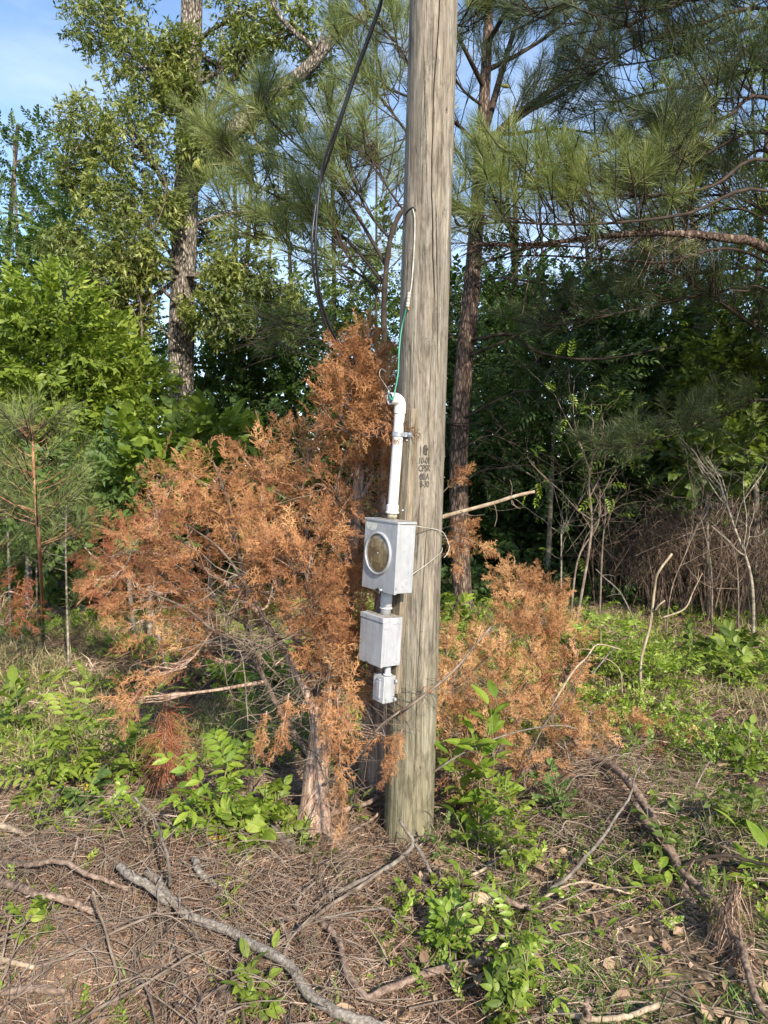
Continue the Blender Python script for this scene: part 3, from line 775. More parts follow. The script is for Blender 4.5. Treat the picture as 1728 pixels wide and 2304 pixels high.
    pts = [(0, 0), (w_, .001), (w_ * .98, -h_ * .42), (w_ * .78, -h_ * .98), (w_ * .55, -h_ * 1.02), (.004, -h_ * .9), (.001, -h_ * .5)]
    g = Geo(); g.add([(sx0 + a, yf - .0008, sz0 + b_) for a, b_ in pts], tris=[(0, i, i + 1) for i in range(1, 6)])
    g.build('sticker', M['label'], root)
    g = Geo()
    rr_ = np.random.default_rng(1)
    for k in range(5):
        for a in range(6):
            if rr_.uniform() < .8:
                xx = sx0 + .008 + a * .0098 * (1 - k * .03); zz = sz0 - .005 - k * .0046; ww = rr_.uniform(.004, .008)
                g.add([(xx, yf - .0012, zz), (xx + ww, yf - .0012, zz), (xx + ww, yf - .0012, zz - .0016), (xx, yf - .0012, zz - .0016)], quads=[(0, 1, 2, 3)])
    g.build('sticker_print', M['pvcgrey'], root)
    # knock-out rings on the right side
    def knock(x, yy, zz, r, nm, root, m):
        g = Geo(); n = 40; th = np.linspace(0, 2 * math.pi, n, endpoint=False)
        for rad, w in ((r, .0016), (r * .62, .0014), (r * .35, .0012)):
            prof = [(rad - w, x), (rad - w * .5, x + .0014), (rad + w * .5, x + .0014), (rad + w, x)]
            pr = np.array(prof)
            v = np.stack([np.tile(pr[:, 1:2], (1, n)), yy + pr[:, 0:1] * np.cos(th), zz + pr[:, 0:1] * np.sin(th)], -1).reshape(-1, 3)
            idx = np.arange(4 * n).reshape(4, n)
            g.add(v, quads=np.stack([idx[:-1], idx[1:], np.roll(idx[1:], -1, 1), np.roll(idx[:-1], -1, 1)], -1).reshape(-1, 4))
        g.build(nm, m, root, smooth=True)
    knock(x1 - .003, (yf + yb) / 2 + .008, z0 + .034, .018, 'knockout', root, M['paint'])
    # front edge lip on the right side
    box('side_lip', M['paint'], root, x1 - .004, x1 + .0006, yf + .0005, yf + .013, z0, z1 - .0085, .0008)
    # dark keyhole notch + hasp at the bottom
    g = Geo(); g.tube([(cx + .018, yf - .006, z0 + .012), (cx + .030, yf - .008, z0 + .013), (cx + .037, yf - .008, z0 + .006), (cx + .032, yf - .007, z0 - .006), (cx + .02, yf - .006, z0 - .004)], .0028, 6)
    lathe_y(g, cx + .036, z0 + .006, [(.0001, yf - .011), (.005, yf - .011), (.006, yf + .001)], 14)
    g.build('hasp', M['steel'], root, smooth=True)
    g = Geo(); g.add([(cx - .012, yf - .001, z0), (cx + .045, yf - .001, z0), (cx + .040, yf - .001, z0 + .011), (cx + .012, yf - .001, z0 + .011), (cx, yf - .001, z0 + .004)], tris=[(0, 1, 2), (0, 2, 3), (0, 3, 4)])
    g.build('latch_notch', M['darkhole'], root)
    g = Geo(); g.add([(x1 + .0012, yf + .007, z0 + .018), (x1 + .0012, yf + .0095, z0 + .018), (x1 + .0012, yf + .0095, z0 + .028), (x1 + .0012, yf + .007, z0 + .028)], quads=[(0, 1, 2, 3)])
    g.build('screw_slot', M['darkhole'], root)
    # dirt on top
    g = Geo(); g.add([(x0 + .03, yf + .02, z1 + .001), (x1 - .01, yf + .015, z1 + .001), (x1 - .004, yb - .004, z1 + .001), (x0 + .035, yb - .004, z1 + .001)], quads=[(0, 1, 2, 3)])
    g.build('dust_film', M['dirt'], root)
    mz0, mz1, mx1 = z0, z1, x1
    # riser conduit
    root = lroot('conduit_pipe', 'white plastic riser pipe with an open elbow above the meter box', 'conduit')
    yc = -TB - .028; ba = Lc(882, 1165, yc); tp = Lc(899, 935, yc); xb = ba[0]; xt = tp[0]; r = .0215
    zt_ = tp[2] + .02
    g = Geo(); ph = np.linspace(0, 1, 12); g.tube(np.stack([xb + (xt - xb) * ph, np.full(12, yc), mz1 + .03 + (zt_ - mz1 - .03) * ph], -1), r, 32)
    g.build('pipe', M['pvc'], root, smooth=True)
    g = Geo(); g.tube([(xb, yc, mz1 + .001), (xb, yc, mz1 + .03)], .0215, 28)
    g.build('hub', M['dirt'], root, smooth=True)
    g = Geo(); pr = [(.0, .026), (.003, .0285), (.007, .0285), (.008, .026), (.034, .0262), (.036, .0235), (.0375, .0218)]
    for a, b_ in zip(pr[:-1], pr[1:]):
        f0 = .03; g.tube([(xb, yc, mz1 + .024 + a[0]), (xb, yc, mz1 + .024 + b_[0] + 1e-5)], [a[1], b_[1]], 32, cap=(a[0] == 0))
    g.build('coupling', M['pvc'], root, smooth=True)
    # elbow, hollow: outer skin, lip, inner skin
    k = 14; bl_ = []
    ang = np.linspace(0, math.pi / 2, k); RB = .028
    bend = np.stack([xt + 0 * ang, yc - RB + RB * np.cos(ang), zt_ + .018 + RB * np.sin(ang)], -1)
    path = np.concatenate([[(xt, yc, zt_ - .012)], bend, [bend[-1] + (-.002, -.026, -.002)]])
    g = Geo(); g.tube(path, .0243, 36, cap=False)
    g.tube(path[3:][::-1], .0208, 36, cap=False)
    # lip ring
    e = path[-1]; n = 36; th = np.linspace(0, 2 * math.pi, n, endpoint=False); dd = nrm(path[-1] - path[-2]); u = nrm(np.cross(dd, (0, 0, 1))); w = np.cross(dd, u)
    ro = e + .0243 * (np.cos(th)[:, None] * u + np.sin(th)[:, None] * w); ri = e + .0208 * (np.cos(th)[:, None] * u + np.sin(th)[:, None] * w)
    i = np.arange(n); j = (i + 1) % n
    g.add(np.concatenate([ro, ri]), quads=np.stack([i, i + n, j + n, j], -1))
    g.build('elbow', M['pvc'], root, smooth=True)
    elbow = Lw(e)
    # strap
    zs = Lc(905, 977, yc)[2]; xs_ = xb + (xt - xb) * (zs - mz1) / (zt_ - mz1)
    th = np.linspace(math.radians(-5), math.radians(-185), 20)
    ring = [(xs_ + .0232 * math.cos(t), yc + .0232 * math.sin(t)) for t in th]
    ring = [(xs_ + .062, -TB - .003), (xs_ + .030, -TB - .003), (xs_ + .0235, -TB - .010)] + ring + [(xs_ - .0235, -TB - .002)]
    v = []; 
    for (a, b_) in ring:
        v += [(a, b_, zs - .009), (a, b_, zs + .009)]
    q = [(2 * i, 2 * i + 2, 2 * i + 3, 2 * i + 1) for i in range(len(ring) - 1)]
    g = Geo().add(v, quads=q)
    lathe_y(g, xs_ + .045, zs, [(.0001, -TB - .0075), (.005, -TB - .0070), (.006, -TB - .003)], 6)
    so_ = g.build('pipe_strap', M['steel'], root); md = so_.modifiers.new('t', 'SOLIDIFY'); md.thickness = .0016
    # nipple meter -> breaker
    Db = .100; yfb = -TB - .002 - Db
    tl, tr_, br, bl = Lc(813, 1377, yfb), Lc(864, 1392, yfb), Lc(855, 1504, yfb), Lc(806, 1482, yfb)
    x0 = (tl[0] + bl[0]) / 2; x1 = (tr_[0] + br[0]) / 2; z1 = (tl[2] + tr_[2]) / 2; z0 = (bl[2] + br[2]) / 2
    yn = -TB - .045; nx = Lc(869, 1355, yn)[0]
    root = lroot('pipe_nipple', 'short grey pipe joining the meter box to the middle box', 'pipe fitting')
    g = Geo(); g.tube([(nx, yn, z1 + .0005), (nx, yn, mz0 + .001)], .0215, 28); g.build('stub', M['pvcgrey'], root, smooth=True)
    g = Geo(); g.tube([(nx, yn, z1 + .026), (nx, yn, z1 + .027), (nx, yn, z1 + .033), (nx, yn, z1 + .034)], [.0225, .027, .027, .0225], 28)
    g.tube([(nx, yn, z1 + .033), (nx, yn, z1 + .034), (nx, yn, mz0 - .004)], [.022, .0245, .0245], 28)
    g.build('collar', M['pvcgrey'], root, smooth=True)
    # breaker box
    root = lroot('breaker_box', 'middle mottled grey metal box below the meter box', 'electric box')
    box('cabinet', M['paint2'], root, x0 + .002, x1 - .002, yfb + .003, yb, z0 + .002, z1 - .001, .0015)
    box('front_door', M['paint2'], root, x0, x1, yfb, yfb + .012, z0, z1 - .020, .0015)
    box('rain_hood', M['paint2'], root, x0 - .0015, x1 + .0015, yfb - .003, yfb + .05, z1 - .0185, z1 + .001, .0015)
    # slanted side flap of the hood
    g = Geo(); xx = x1 + .0012; pl = [(yfb + .001, z1 - .043), (yfb + .001, z1 - .017), (yb - .004, z1 - .017), (yb - .004, z1 - .026), (yfb + .048, z1 - .026), (yfb + .032, z1 - .043)]
    v = [(xx, a, b_) for a, b_ in pl] + [(xx - .004, a, b_) for a, b_ in pl]; n = 6
    g.add(v, tris=[(0, 5, 1), (5, 4, 1), (4, 2, 1), (4, 3, 2)], quads=[(i, i + n, (i + 1) % n + n, (i + 1) % n) for i in range(n)])
    g.build('hood_flap', M['paint2'], root)
    knock(x1 - .002, yfb + .075, z0 + .022, .012, 'knockout', root, M['paint2'])
    g = Geo(); g.add([(x0 + .010, yfb + .02, z1 + .0018), (x1 - .010, yfb + .02, z1 + .0018), (x1 - .006, yb - .006, z1 + .0018), (x0 + .012, yb - .006, z1 + .0018)], quads=[(0, 1, 2, 3)])
    g.build('lichen_film', M['dirt'], root)
    g = Geo(); g.add([(x0 + .05, yfb - .001, z0 + .003), (x0 + .072, yfb - .001, z0 + .003), (x0 + .072, yfb - .001, z0 + .006), (x0 + .05, yfb - .001, z0 + .006)], quads=[(0, 1, 2, 3)])
    g.build('latch_slot', M['darkhole'], root)
    bz0 = z0
    # outlet box
    Do = .055; yfo = -TB - .010 - Do
    tl, tr_, br, bl = Lc(841, 1515, yfo), Lc(864, 1522, yfo), Lc(862, 1584, yfo), Lc(838, 1574, yfo)
    x0 = (tl[0] + bl[0]) / 2; x1 = (tr_[0] + br[0]) / 2; z1 = (tl[2] + tr_[2]) / 2; z0 = (bl[2] + br[2]) / 2
    yo = -TB - .040; nx = Lc(872, 1510, yo)[0]
    root = lroot('pipe_nipple', 'thin ribbed pipe joining the middle box to the small outlet box', 'pipe fitting')
    g = Geo(); zz = np.linspace(z1 + .001, bz0 - .0005, 30); g.tube(np.stack([zz * 0 + nx, zz * 0 + yo, zz], -1), .0125 + .0012 * np.sin(zz * 1400), 24)
    g.build('threaded_stub', M['pvcgrey'], root, smooth=True)
    g = Geo(); g.tube([(nx, yo, z1 + .002), (nx, yo, z1 + .003), (nx, yo, z1 + .008), (nx, yo, z1 + .009)], [.0125, .0185, .0185, .0125], 20); g.build('lock_ring', M['pvcgrey'], root, smooth=True)
    root = lroot('outlet_box', 'smallest and lowest grey box with a hinged weather cover', 'outlet box')
    box('cabinet', M['paint'], root, x0 + .001, x1, yfo + .004, yb - .003, z0, z1, .003)
    box('cover_plate', M['pvcgrey'], root, x0, x1 + .0005, yfo, yfo + .0035, z0 + .001, z1 - .001, .001)
    g = Geo(); w = x1 - x0; h = z1 - z0
    lx0, lx1, lz0, lz1 = x0 + w * .38, x0 + w * .74, z0 + h * .16, z1 - h * .2
    bm_obj(bbox_bm(lx0, lx1, yfo - .008, yfo - .0002, lz0, lz1, .003), 'flip_cover', M['paint'], root)
    g = Geo(); g.tube([(lx0 - .004, yfo - .003, lz1 + .004), (lx0 + .01, yfo - .003, lz1 + .006), (lx1 - .002, yfo - .003, lz1 + .004)], .003, 8)
    g.build('hinge', M['steel'], root, smooth=True)
    for zc in (z1 - .022, z0 + .014):
        g = Geo(); lathe_y(g, x1 + .008, zc, [(.0035, yb - .012), (.008, yb - .012), (.008, yb - .004), (.0035, yb - .004), (.0035, yb - .012)], 20)
        g.add([(x1 - .004, yb - .0115, zc - .006), (x1 + .005, yb - .0115, zc - .006), (x1 + .005, yb - .0115, zc + .006), (x1 - .004, yb - .0115, zc + .006)], quads=[(0, 1, 2, 3)])
        g.build('mounting_ear', M['paint'], root, smooth=True)
    return elbow, Lw
elbow_w, _ = fittings()

def wires():
    # service cable: two strands twisted loosely
    px = [(872, -260, 2.7), (866, -60, 2.9), (855, 12, 3.0), (838, 62, 3.05), (800, 165, 3.15), (770, 255, 3.2), (742, 335, 3.25), (722, 405, 3.3), (710, 485, 3.3), (706, 560, 3.3), (713, 640, 3.35), (728, 705, 3.4), (752, 762, 3.45), (785, 805, 3.55), (820, 850, 3.6)]
    c = spline([P(*p) for p in px], 110)
    root = thing('service_cable', 'loose black overhead cable looping down left of the pole', 'cable')
    for k, ph in enumerate((0, math.pi)):
        n = len(c); s_ = np.linspace(0, 1, n); a = ph + s_ * 9 + .8 * np.sin(s_ * 13)
        off = .0062 + .0022 * np.sin(s_ * 17) ** 2
        q = c + np.stack([np.cos(a) * off, np.sin(a) * off, 0 * a], -1)
        Geo().tube(q, .0062, 8).build('strand', M['black'], root, smooth=True)
    # ground wire
    root = thing('ground_wire', 'white wire spliced to a green wire hanging down the pole into the elbow', 'wire')
    w = spline([on_pole(x, y, .0045) for x, y in ((929, 470), (933, 490), (933, 530), (930, 590), (926, 640), (921, 668))], 40)
    Geo().tube(w, .0030, 8).build('white_wire', M['white_ins'], root, smooth=True)
    gpts = [on_pole(x, y, .008) for x, y in ((919, 672), (915, 692))] + [P(904, 738, 3.10), P(898, 790, 3.08), P(896, 838, 3.05), P(889, 878, 3.0), P(884, 900, 2.97), elbow_w + np.array((0, 0, .012)), elbow_w + np.array((.03, .022, -.004))]
    Geo().tube(spline(gpts, 60), .0031, 8).build('green_wire', M['green_ins'], root, smooth=True)
    g = Geo(); a, b = on_pole(921, 658, .008), on_pole(917, 690, .008); ts = np.linspace(0, 1, 40)
    g.tube(a + (b - a) * ts[:, None], .0062 + .0018 * np.abs(np.sin(ts * 14)), 10); g.build('splice', M['white_ins'], root, smooth=True)
    Geo().tube([b, b + np.array((.003, -.003, -.008)), b + np.array((.006, -.004, -.014))], .0028, 6).build('copper_tip', plain('copper', (.55, .25, .14), .4, .5), root)
    # black tie wire
    tz = [on_pole(936, 474, .003), on_pole(929, 467, .004), on_pole(918, 474, .004), on_pole(910, 486, .004), P(905, 500, 3.1), P(893, 520, 3.2)]
    tag(Geo().tube(spline(tz, 30), .0028, 6).build('tie_wire', M['black'], smooth=True), 'thin black wire holding the white wire to the pole', 'wire')
    # loose white wire on the right
    root = thing('loose_wire', 'thin loose white wire from the meter box round the right of the pole', 'wire')
    a = Lw((.062, -.10, .0)); 
    p1 = [P(928, 1182, 3.0), P(950, 1186, 3.0), on_pole(975, 1190, .006), P(996, 1197, 3.08), P(1006, 1214, 3.1), P(1011, 1232, 3.08), P(1006, 1246, 3.05), P(999, 1255, 3.03)]
    Geo().tube(spline(p1, 50), .0015, 6).build('wire_end', M['white_ins'], root, smooth=True)
    p2 = [P(925, 1294, 2.99), on_pole(950, 1277, .006), on_pole(975, 1258, .006), P(993, 1242, 3.06), P(995, 1232, 3.12)]
    Geo().tube(spline(p2, 40), .0015, 6).build('wire_end', M['white_ins'], root, smooth=True)
    # thin tangle by the elbow
    rng = np.random.default_rng(4); pts = [P(868, 836, 3.1)]
    for (x, y) in ((858, 830), (854, 845), (868, 868), (874, 880), (862, 888), (858, 905), (872, 912), (880, 903), (868, 890), (862, 910), (876, 925)): pts.append(P(x, y, 3.1 + rng.uniform(-.03, .03)))
    tag(Geo().tube(spline(pts, 90), .0011, 5).build('tangled_wire', M['white_ins'], smooth=True), 'tangle of hair-thin pale wire left of the pipe elbow', 'wire')
wires()
# ================================================================== TREES
def Pb(px, py, Y, rpx=None):
    """blob centre (and metric radius) from a pixel"""
    p = P(px, py, Y)
    return p if rpx is None else (p, rpx / F * axial(py, Y))
def blobs(lst): return [((b := Pb(x, y, Y, r))[0], np.array((b[1], b[1] * dep, b[1])), k) for (x, y, Y, r, k, dep) in [(*t, 1.0) if len(t) == 5 else t for t in lst]]
def gp(px, Y):
    """ground point at pixel column px, distance Y"""
    q = P(px, 1300, Y); z = float(gz(q[0], Y)); return np.array((q[0], Y, z - .03))

def oak():
    tr = [gp(400, 10), P(402, 1150, 10), P(404, 950, 10), P(412, 620, 10), P(424, 300, 10), P(432, 0, 10.1), P(440, -350, 10.3), P(430, -700, 10.5)]
    B = blobs([(225, 50, 9.6, 90, .9), (330, 150, 9.4, 95, 1.0), (190, 300, 9.6, 75, .8), (300, 300, 9.3, 95, 1.0), (560, 20, 9.8, 95, .7), (660, 60, 9.6, 70, .5), (720, 150, 9.8, 55, .35),
               (500, 150, 10.6, 60, .5), (420, 190, 10.8, 80, .6), (560, 330, 10.2, 80, .6), (470, 330, 10.6, 70, .6), (260, 450, 9.2, 90, 1.0), (370, 450, 10.9, 70, .6), (170, 400, 9.6, 50, .5),
               (300, 560, 9.0, 88, 1.0), (470, 520, 10.9, 75, .8), (230, 620, 9.0, 85, .9), (560, 600, 9.6, 90, .9), (640, 480, 10.4, 80, .6), (500, 700, 9.4, 80, .6), (290, 700, 9.2, 75, .7),
               (150, 560, 9.4, 70, .7), (620, 690, 10, 70, .6), (400, 200, 9.4, 55, .6), (385, 470, 9.4, 40, .35), (440, 700, 9.5, 40, .3), (440, 330, 9.4, 50, .5), (410, 100, 9.4, 45, .35), (560, 110, 9.6, 70, .6), (640, 240, 9.5, 55, .45), (420, 620, 10.9, 60, .5), (310, 620, 9.0, 50, .6), (500, 620, 9.4, 45, .5),
               (250, -150, 9.6, 150, 1.0), (480, -200, 10, 160, 1.0), (650, -160, 9.8, 140, .8), (380, -450, 10, 220, 1.0)])
    r = leafy('oak_tree', 'large oak with rough grey trunk and narrow drooping leaves', 'tree', tr, [.205, .185, .18, .17, .155, .14, .12, .05], B, T['oak'], M['oakleaf'], M['oakbark'], 11, ncl=250, limb=.030, droop=.25, size=1.0, twigs=22, from_t=.45)
    g = Geo()
    for pts, r0, r1 in (([P(428, 420, 10), P(520, 300, 9.7), P(590, 235, 9.6), P(650, 190, 9.5), P(705, 140, 9.4), P(750, 85, 9.4), P(830, 30, 9.5)], .125, .06),
                        ([P(690, 150, 9.4), P(705, 110, 9.3), P(660, 70, 9.2), P(620, 20, 9.2), P(600, -60, 9.2)], .04, .02), ([P(705, 110, 9.3), P(720, 90, 9.3), P(735, 40, 9.3)], .025, .012),
                        ([P(425, 380, 9.9), P(470, 270, 9.7), P(490, 200, 9.6), P(500, 60, 9.6)], .03, .012), ([P(415, 700, 9.9), P(350, 640, 9.6), P(290, 620, 9.4)], .03, .01),
                        ([P(420, 760, 9.8), P(455, 735, 9.6), P(510, 740, 9.5)], .028, .008), ([P(415, 790, 9.8), P(365, 740, 9.6), P(355, 700, 9.5)], .02, .006), ([P(330, 120, 9.7), P(400, 210, 9.8), P(425, 260, 9.9)], .02, .03)):
        s = spline(pts, 20); g.tube(s, np.linspace(r0, r1, len(s)), 9)
    g.build('limb', M['oakbark'], r, smooth=True)
oak()

def hardwoods():
    L = [
     ('slender hardwood at the far left edge with small blue-green leaves against the sky', 'small', 'blue', 13, [gp(30, 13), P(40, 700, 13), P(30, 300, 13)], .05,
      [(40, 360, 13, 70, .7), (110, 330, 13, 50, .4), (60, 470, 13, 90, .8), (130, 450, 13, 60, .6), (30, 580, 13, 90, .9), (120, 600, 13, 90, .9), (200, 640, 13, 80, .7)], 150, 1.3),
     ('tall pale-stemmed hardwood left of the oak with airy mid-green crown', 'broad', 'blue', 12, [gp(160, 12), P(150, 700, 12), P(120, 440, 12)], .05,
      [(120, 560, 12, 90, .8), (190, 520, 12, 70, .6), (60, 650, 12, 100, .9), (170, 690, 12, 90, .9), (270, 760, 11.8, 90, .8), (250, 840, 11.6, 90, .7)], 130, 1.2),
     ('bright yellow-green leafy tree filling the left edge', 'broad', 'bright', 8.2, [gp(60, 8.2), P(70, 1000, 8.2), P(80, 760, 8.3)], .04,
      [(40, 720, 8.2, 80, .8), (130, 700, 8.2, 80, .8), (60, 820, 8, 95, 1), (160, 800, 8.1, 90, 1), (30, 930, 7.9, 85, 1), (130, 920, 8, 85, 1), (210, 880, 8.3, 70, .7), (40, 1030, 8, 80, .8), (150, 1020, 8.2, 70, .6)], 170, 1.0),
     ('sunlit broad-leaved shrub in front of the oak trunk', 'broad', 'bright', 8.6, [gp(300, 8.6), P(290, 1080, 8.6), P(300, 900, 8.6)], .03,
      [(250, 800, 8.6, 60, .6), (260, 900, 8.4, 80, .9), (320, 880, 8.4, 50, .6), (230, 980, 8.2, 75, .9), (320, 980, 8.2, 75, .8), (450, 1000, 8.2, 50, .5)], 150, 1.0),
     ('shrub with large rounded leaves right of the oak trunk base', 'big', 'bright', 7.4, [gp(480, 7.4), P(460, 1100, 7.4), P(450, 960, 7.4)], .025,
      [(490, 980, 7.4, 50, .4), (400, 1010, 7.2, 60, .5), (330, 1030, 7.2, 50, .5), (440, 1060, 7.2, 60, .5), (380, 1090, 7.0, 50, .4), (500, 1080, 7.2, 50, .4)], 60, .9),
     ('blue-green shrub with broad pointed leaves behind the pine saplings', 'broad', 'blue', 7.2, [gp(300, 7.2), P(280, 1200, 7.2), P(270, 1060, 7.2)], .025,
      [(220, 1080, 7.2, 70, .8), (300, 1110, 7.0, 70, .8), (190, 1180, 7.2, 70, .7), (280, 1200, 7.2, 60, .6), (100, 1140, 7.4, 70, .7), (360, 1160, 7.3, 50, .5)], 110, 1.15),
     ('low dark leafy undergrowth tree behind the left pine saplings', 'broad', 'mid', 9.4, [gp(60, 9.4), P(70, 1250, 9.4), P(80, 1150, 9.4)], .03,
      [(40, 1120, 9.2, 80, .8), (20, 1220, 9.2, 70, .8), (120, 1240, 9.2, 80, .8), (220, 1260, 9.3, 80, .7), (320, 1250, 9.3, 80, .7), (430, 1180, 9.4, 80, .7)], 110, 1.2),
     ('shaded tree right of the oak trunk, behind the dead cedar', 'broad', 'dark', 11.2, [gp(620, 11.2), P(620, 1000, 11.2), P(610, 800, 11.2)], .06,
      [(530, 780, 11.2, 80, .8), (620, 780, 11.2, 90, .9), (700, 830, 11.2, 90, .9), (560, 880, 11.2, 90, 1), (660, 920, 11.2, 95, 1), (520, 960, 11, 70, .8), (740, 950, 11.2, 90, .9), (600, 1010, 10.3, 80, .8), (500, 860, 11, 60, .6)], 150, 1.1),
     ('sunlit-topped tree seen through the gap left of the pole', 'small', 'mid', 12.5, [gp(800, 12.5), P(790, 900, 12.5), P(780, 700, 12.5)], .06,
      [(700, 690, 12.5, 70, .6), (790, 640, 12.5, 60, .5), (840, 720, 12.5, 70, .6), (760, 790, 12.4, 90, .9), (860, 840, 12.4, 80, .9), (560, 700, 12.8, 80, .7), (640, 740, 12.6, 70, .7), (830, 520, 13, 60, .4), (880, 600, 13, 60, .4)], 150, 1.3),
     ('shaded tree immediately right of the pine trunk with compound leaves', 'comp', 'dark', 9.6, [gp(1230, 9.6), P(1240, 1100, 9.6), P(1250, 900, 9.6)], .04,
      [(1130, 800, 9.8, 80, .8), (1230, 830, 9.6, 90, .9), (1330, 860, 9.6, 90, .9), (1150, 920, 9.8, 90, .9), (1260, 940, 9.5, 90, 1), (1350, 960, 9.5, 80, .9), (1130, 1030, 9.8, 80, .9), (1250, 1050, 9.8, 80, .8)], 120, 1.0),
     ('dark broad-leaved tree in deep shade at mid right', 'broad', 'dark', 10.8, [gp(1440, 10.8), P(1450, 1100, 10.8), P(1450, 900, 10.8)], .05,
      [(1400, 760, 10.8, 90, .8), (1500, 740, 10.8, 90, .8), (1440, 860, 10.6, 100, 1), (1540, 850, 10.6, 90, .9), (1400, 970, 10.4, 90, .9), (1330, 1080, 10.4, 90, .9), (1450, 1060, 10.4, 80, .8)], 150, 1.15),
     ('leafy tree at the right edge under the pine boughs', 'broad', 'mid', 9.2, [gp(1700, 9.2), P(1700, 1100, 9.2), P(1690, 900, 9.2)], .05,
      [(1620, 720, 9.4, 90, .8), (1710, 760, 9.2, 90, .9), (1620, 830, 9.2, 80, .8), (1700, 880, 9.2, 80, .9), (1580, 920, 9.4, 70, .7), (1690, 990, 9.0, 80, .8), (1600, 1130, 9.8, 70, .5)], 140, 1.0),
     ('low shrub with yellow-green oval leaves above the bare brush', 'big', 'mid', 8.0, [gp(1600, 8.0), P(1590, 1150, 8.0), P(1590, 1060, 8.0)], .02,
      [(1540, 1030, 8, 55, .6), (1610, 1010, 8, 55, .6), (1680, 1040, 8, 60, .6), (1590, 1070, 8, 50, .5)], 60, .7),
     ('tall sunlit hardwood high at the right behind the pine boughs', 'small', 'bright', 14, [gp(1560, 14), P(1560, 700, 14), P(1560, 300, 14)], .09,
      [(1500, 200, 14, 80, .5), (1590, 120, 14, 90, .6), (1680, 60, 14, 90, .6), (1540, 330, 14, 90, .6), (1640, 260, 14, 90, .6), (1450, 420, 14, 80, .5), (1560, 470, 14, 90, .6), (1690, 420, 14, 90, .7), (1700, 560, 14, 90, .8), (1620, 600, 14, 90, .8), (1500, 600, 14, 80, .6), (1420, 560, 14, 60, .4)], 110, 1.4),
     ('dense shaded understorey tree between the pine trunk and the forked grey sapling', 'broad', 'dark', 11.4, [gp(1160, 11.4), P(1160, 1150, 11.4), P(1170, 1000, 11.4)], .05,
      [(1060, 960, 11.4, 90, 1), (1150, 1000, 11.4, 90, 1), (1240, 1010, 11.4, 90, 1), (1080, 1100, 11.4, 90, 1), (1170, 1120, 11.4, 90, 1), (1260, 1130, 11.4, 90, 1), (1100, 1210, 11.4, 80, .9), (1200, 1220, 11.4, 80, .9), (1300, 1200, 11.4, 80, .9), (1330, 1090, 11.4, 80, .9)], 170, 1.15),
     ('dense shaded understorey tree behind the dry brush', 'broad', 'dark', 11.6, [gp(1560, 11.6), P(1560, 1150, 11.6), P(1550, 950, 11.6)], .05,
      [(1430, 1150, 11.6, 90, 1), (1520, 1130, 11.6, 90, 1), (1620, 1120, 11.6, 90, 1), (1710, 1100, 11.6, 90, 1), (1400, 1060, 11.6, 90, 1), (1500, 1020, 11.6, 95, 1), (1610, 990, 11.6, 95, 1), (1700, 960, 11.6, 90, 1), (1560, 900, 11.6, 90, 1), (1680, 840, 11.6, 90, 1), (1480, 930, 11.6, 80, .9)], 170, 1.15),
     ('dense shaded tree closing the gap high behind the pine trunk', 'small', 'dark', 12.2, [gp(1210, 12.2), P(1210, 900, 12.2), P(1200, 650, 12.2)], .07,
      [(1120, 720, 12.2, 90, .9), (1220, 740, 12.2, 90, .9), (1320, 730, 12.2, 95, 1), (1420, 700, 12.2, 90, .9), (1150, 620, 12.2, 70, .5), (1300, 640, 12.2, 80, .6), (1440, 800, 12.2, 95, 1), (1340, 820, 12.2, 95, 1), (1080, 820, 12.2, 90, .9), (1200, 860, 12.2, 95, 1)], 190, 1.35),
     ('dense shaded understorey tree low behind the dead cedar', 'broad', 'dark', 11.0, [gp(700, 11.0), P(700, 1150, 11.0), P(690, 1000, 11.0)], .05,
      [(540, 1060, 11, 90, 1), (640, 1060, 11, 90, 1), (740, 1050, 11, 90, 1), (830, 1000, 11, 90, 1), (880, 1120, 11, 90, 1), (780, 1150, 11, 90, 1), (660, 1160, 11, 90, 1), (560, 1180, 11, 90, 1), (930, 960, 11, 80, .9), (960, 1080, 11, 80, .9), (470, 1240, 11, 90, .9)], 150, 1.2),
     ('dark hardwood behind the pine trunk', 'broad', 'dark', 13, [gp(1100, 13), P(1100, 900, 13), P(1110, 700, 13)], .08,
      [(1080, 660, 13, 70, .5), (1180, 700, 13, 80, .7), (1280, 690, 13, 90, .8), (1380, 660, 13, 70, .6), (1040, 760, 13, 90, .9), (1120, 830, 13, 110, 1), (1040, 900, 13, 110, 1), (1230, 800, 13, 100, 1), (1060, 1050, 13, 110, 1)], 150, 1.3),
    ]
    # unseen hardwood added outside the frame at the right to shade the wood edge
    cc = np.array((7.3, 7.4, 0)); Bo = [(cc + np.array((dx, dy, z)), np.ones(3) * 1.0, 1.0) for dx, dy, z in ((0, 0, 3.4), (-1, .5, 4.2), (.9, -.6, 4.4), (0, 1.1, 5.2), (-.9, -.8, 5.6), (.6, .3, 6.4), (-.4, .2, 7.2), (1.2, 1.2, 3.8), (-1.3, 1.4, 6.2), (-.2, 2.4, 4.4), (.4, 3.2, 5.6), (.3, 4.2, 4.6), (0, 4.8, 6))]
    leafy('broadleaf_tree', 'full hardwood standing outside the right edge of the picture', 'tree', [cc - (0, 0, .2), cc + (0, 0, 3), cc + (.1, 0, 7)], [.16, .1, .04], Bo, T['broad'], M['mid'], M['greytwig'], 39, 'woodland trees behind the clearing', 1.6, 230, limb=.03)
    for i, (lab, tm, mt, Y, tr, r, bl, ncl, size) in enumerate(L):
        leafy('broadleaf_tree', lab, 'tree' if 'tree' in lab or 'hardwood' in lab else 'shrub', tr, [r, r * .8, r * .3], blobs([(*b, 1.2) for b in bl]), T[tm], M[mt], M['birch'] if 'pale' in lab else M['greytwig'], 40 + i, 'woodland trees behind the clearing', size, ncl, limb=.012, twigs=12, from_t=.25, droop=.1)
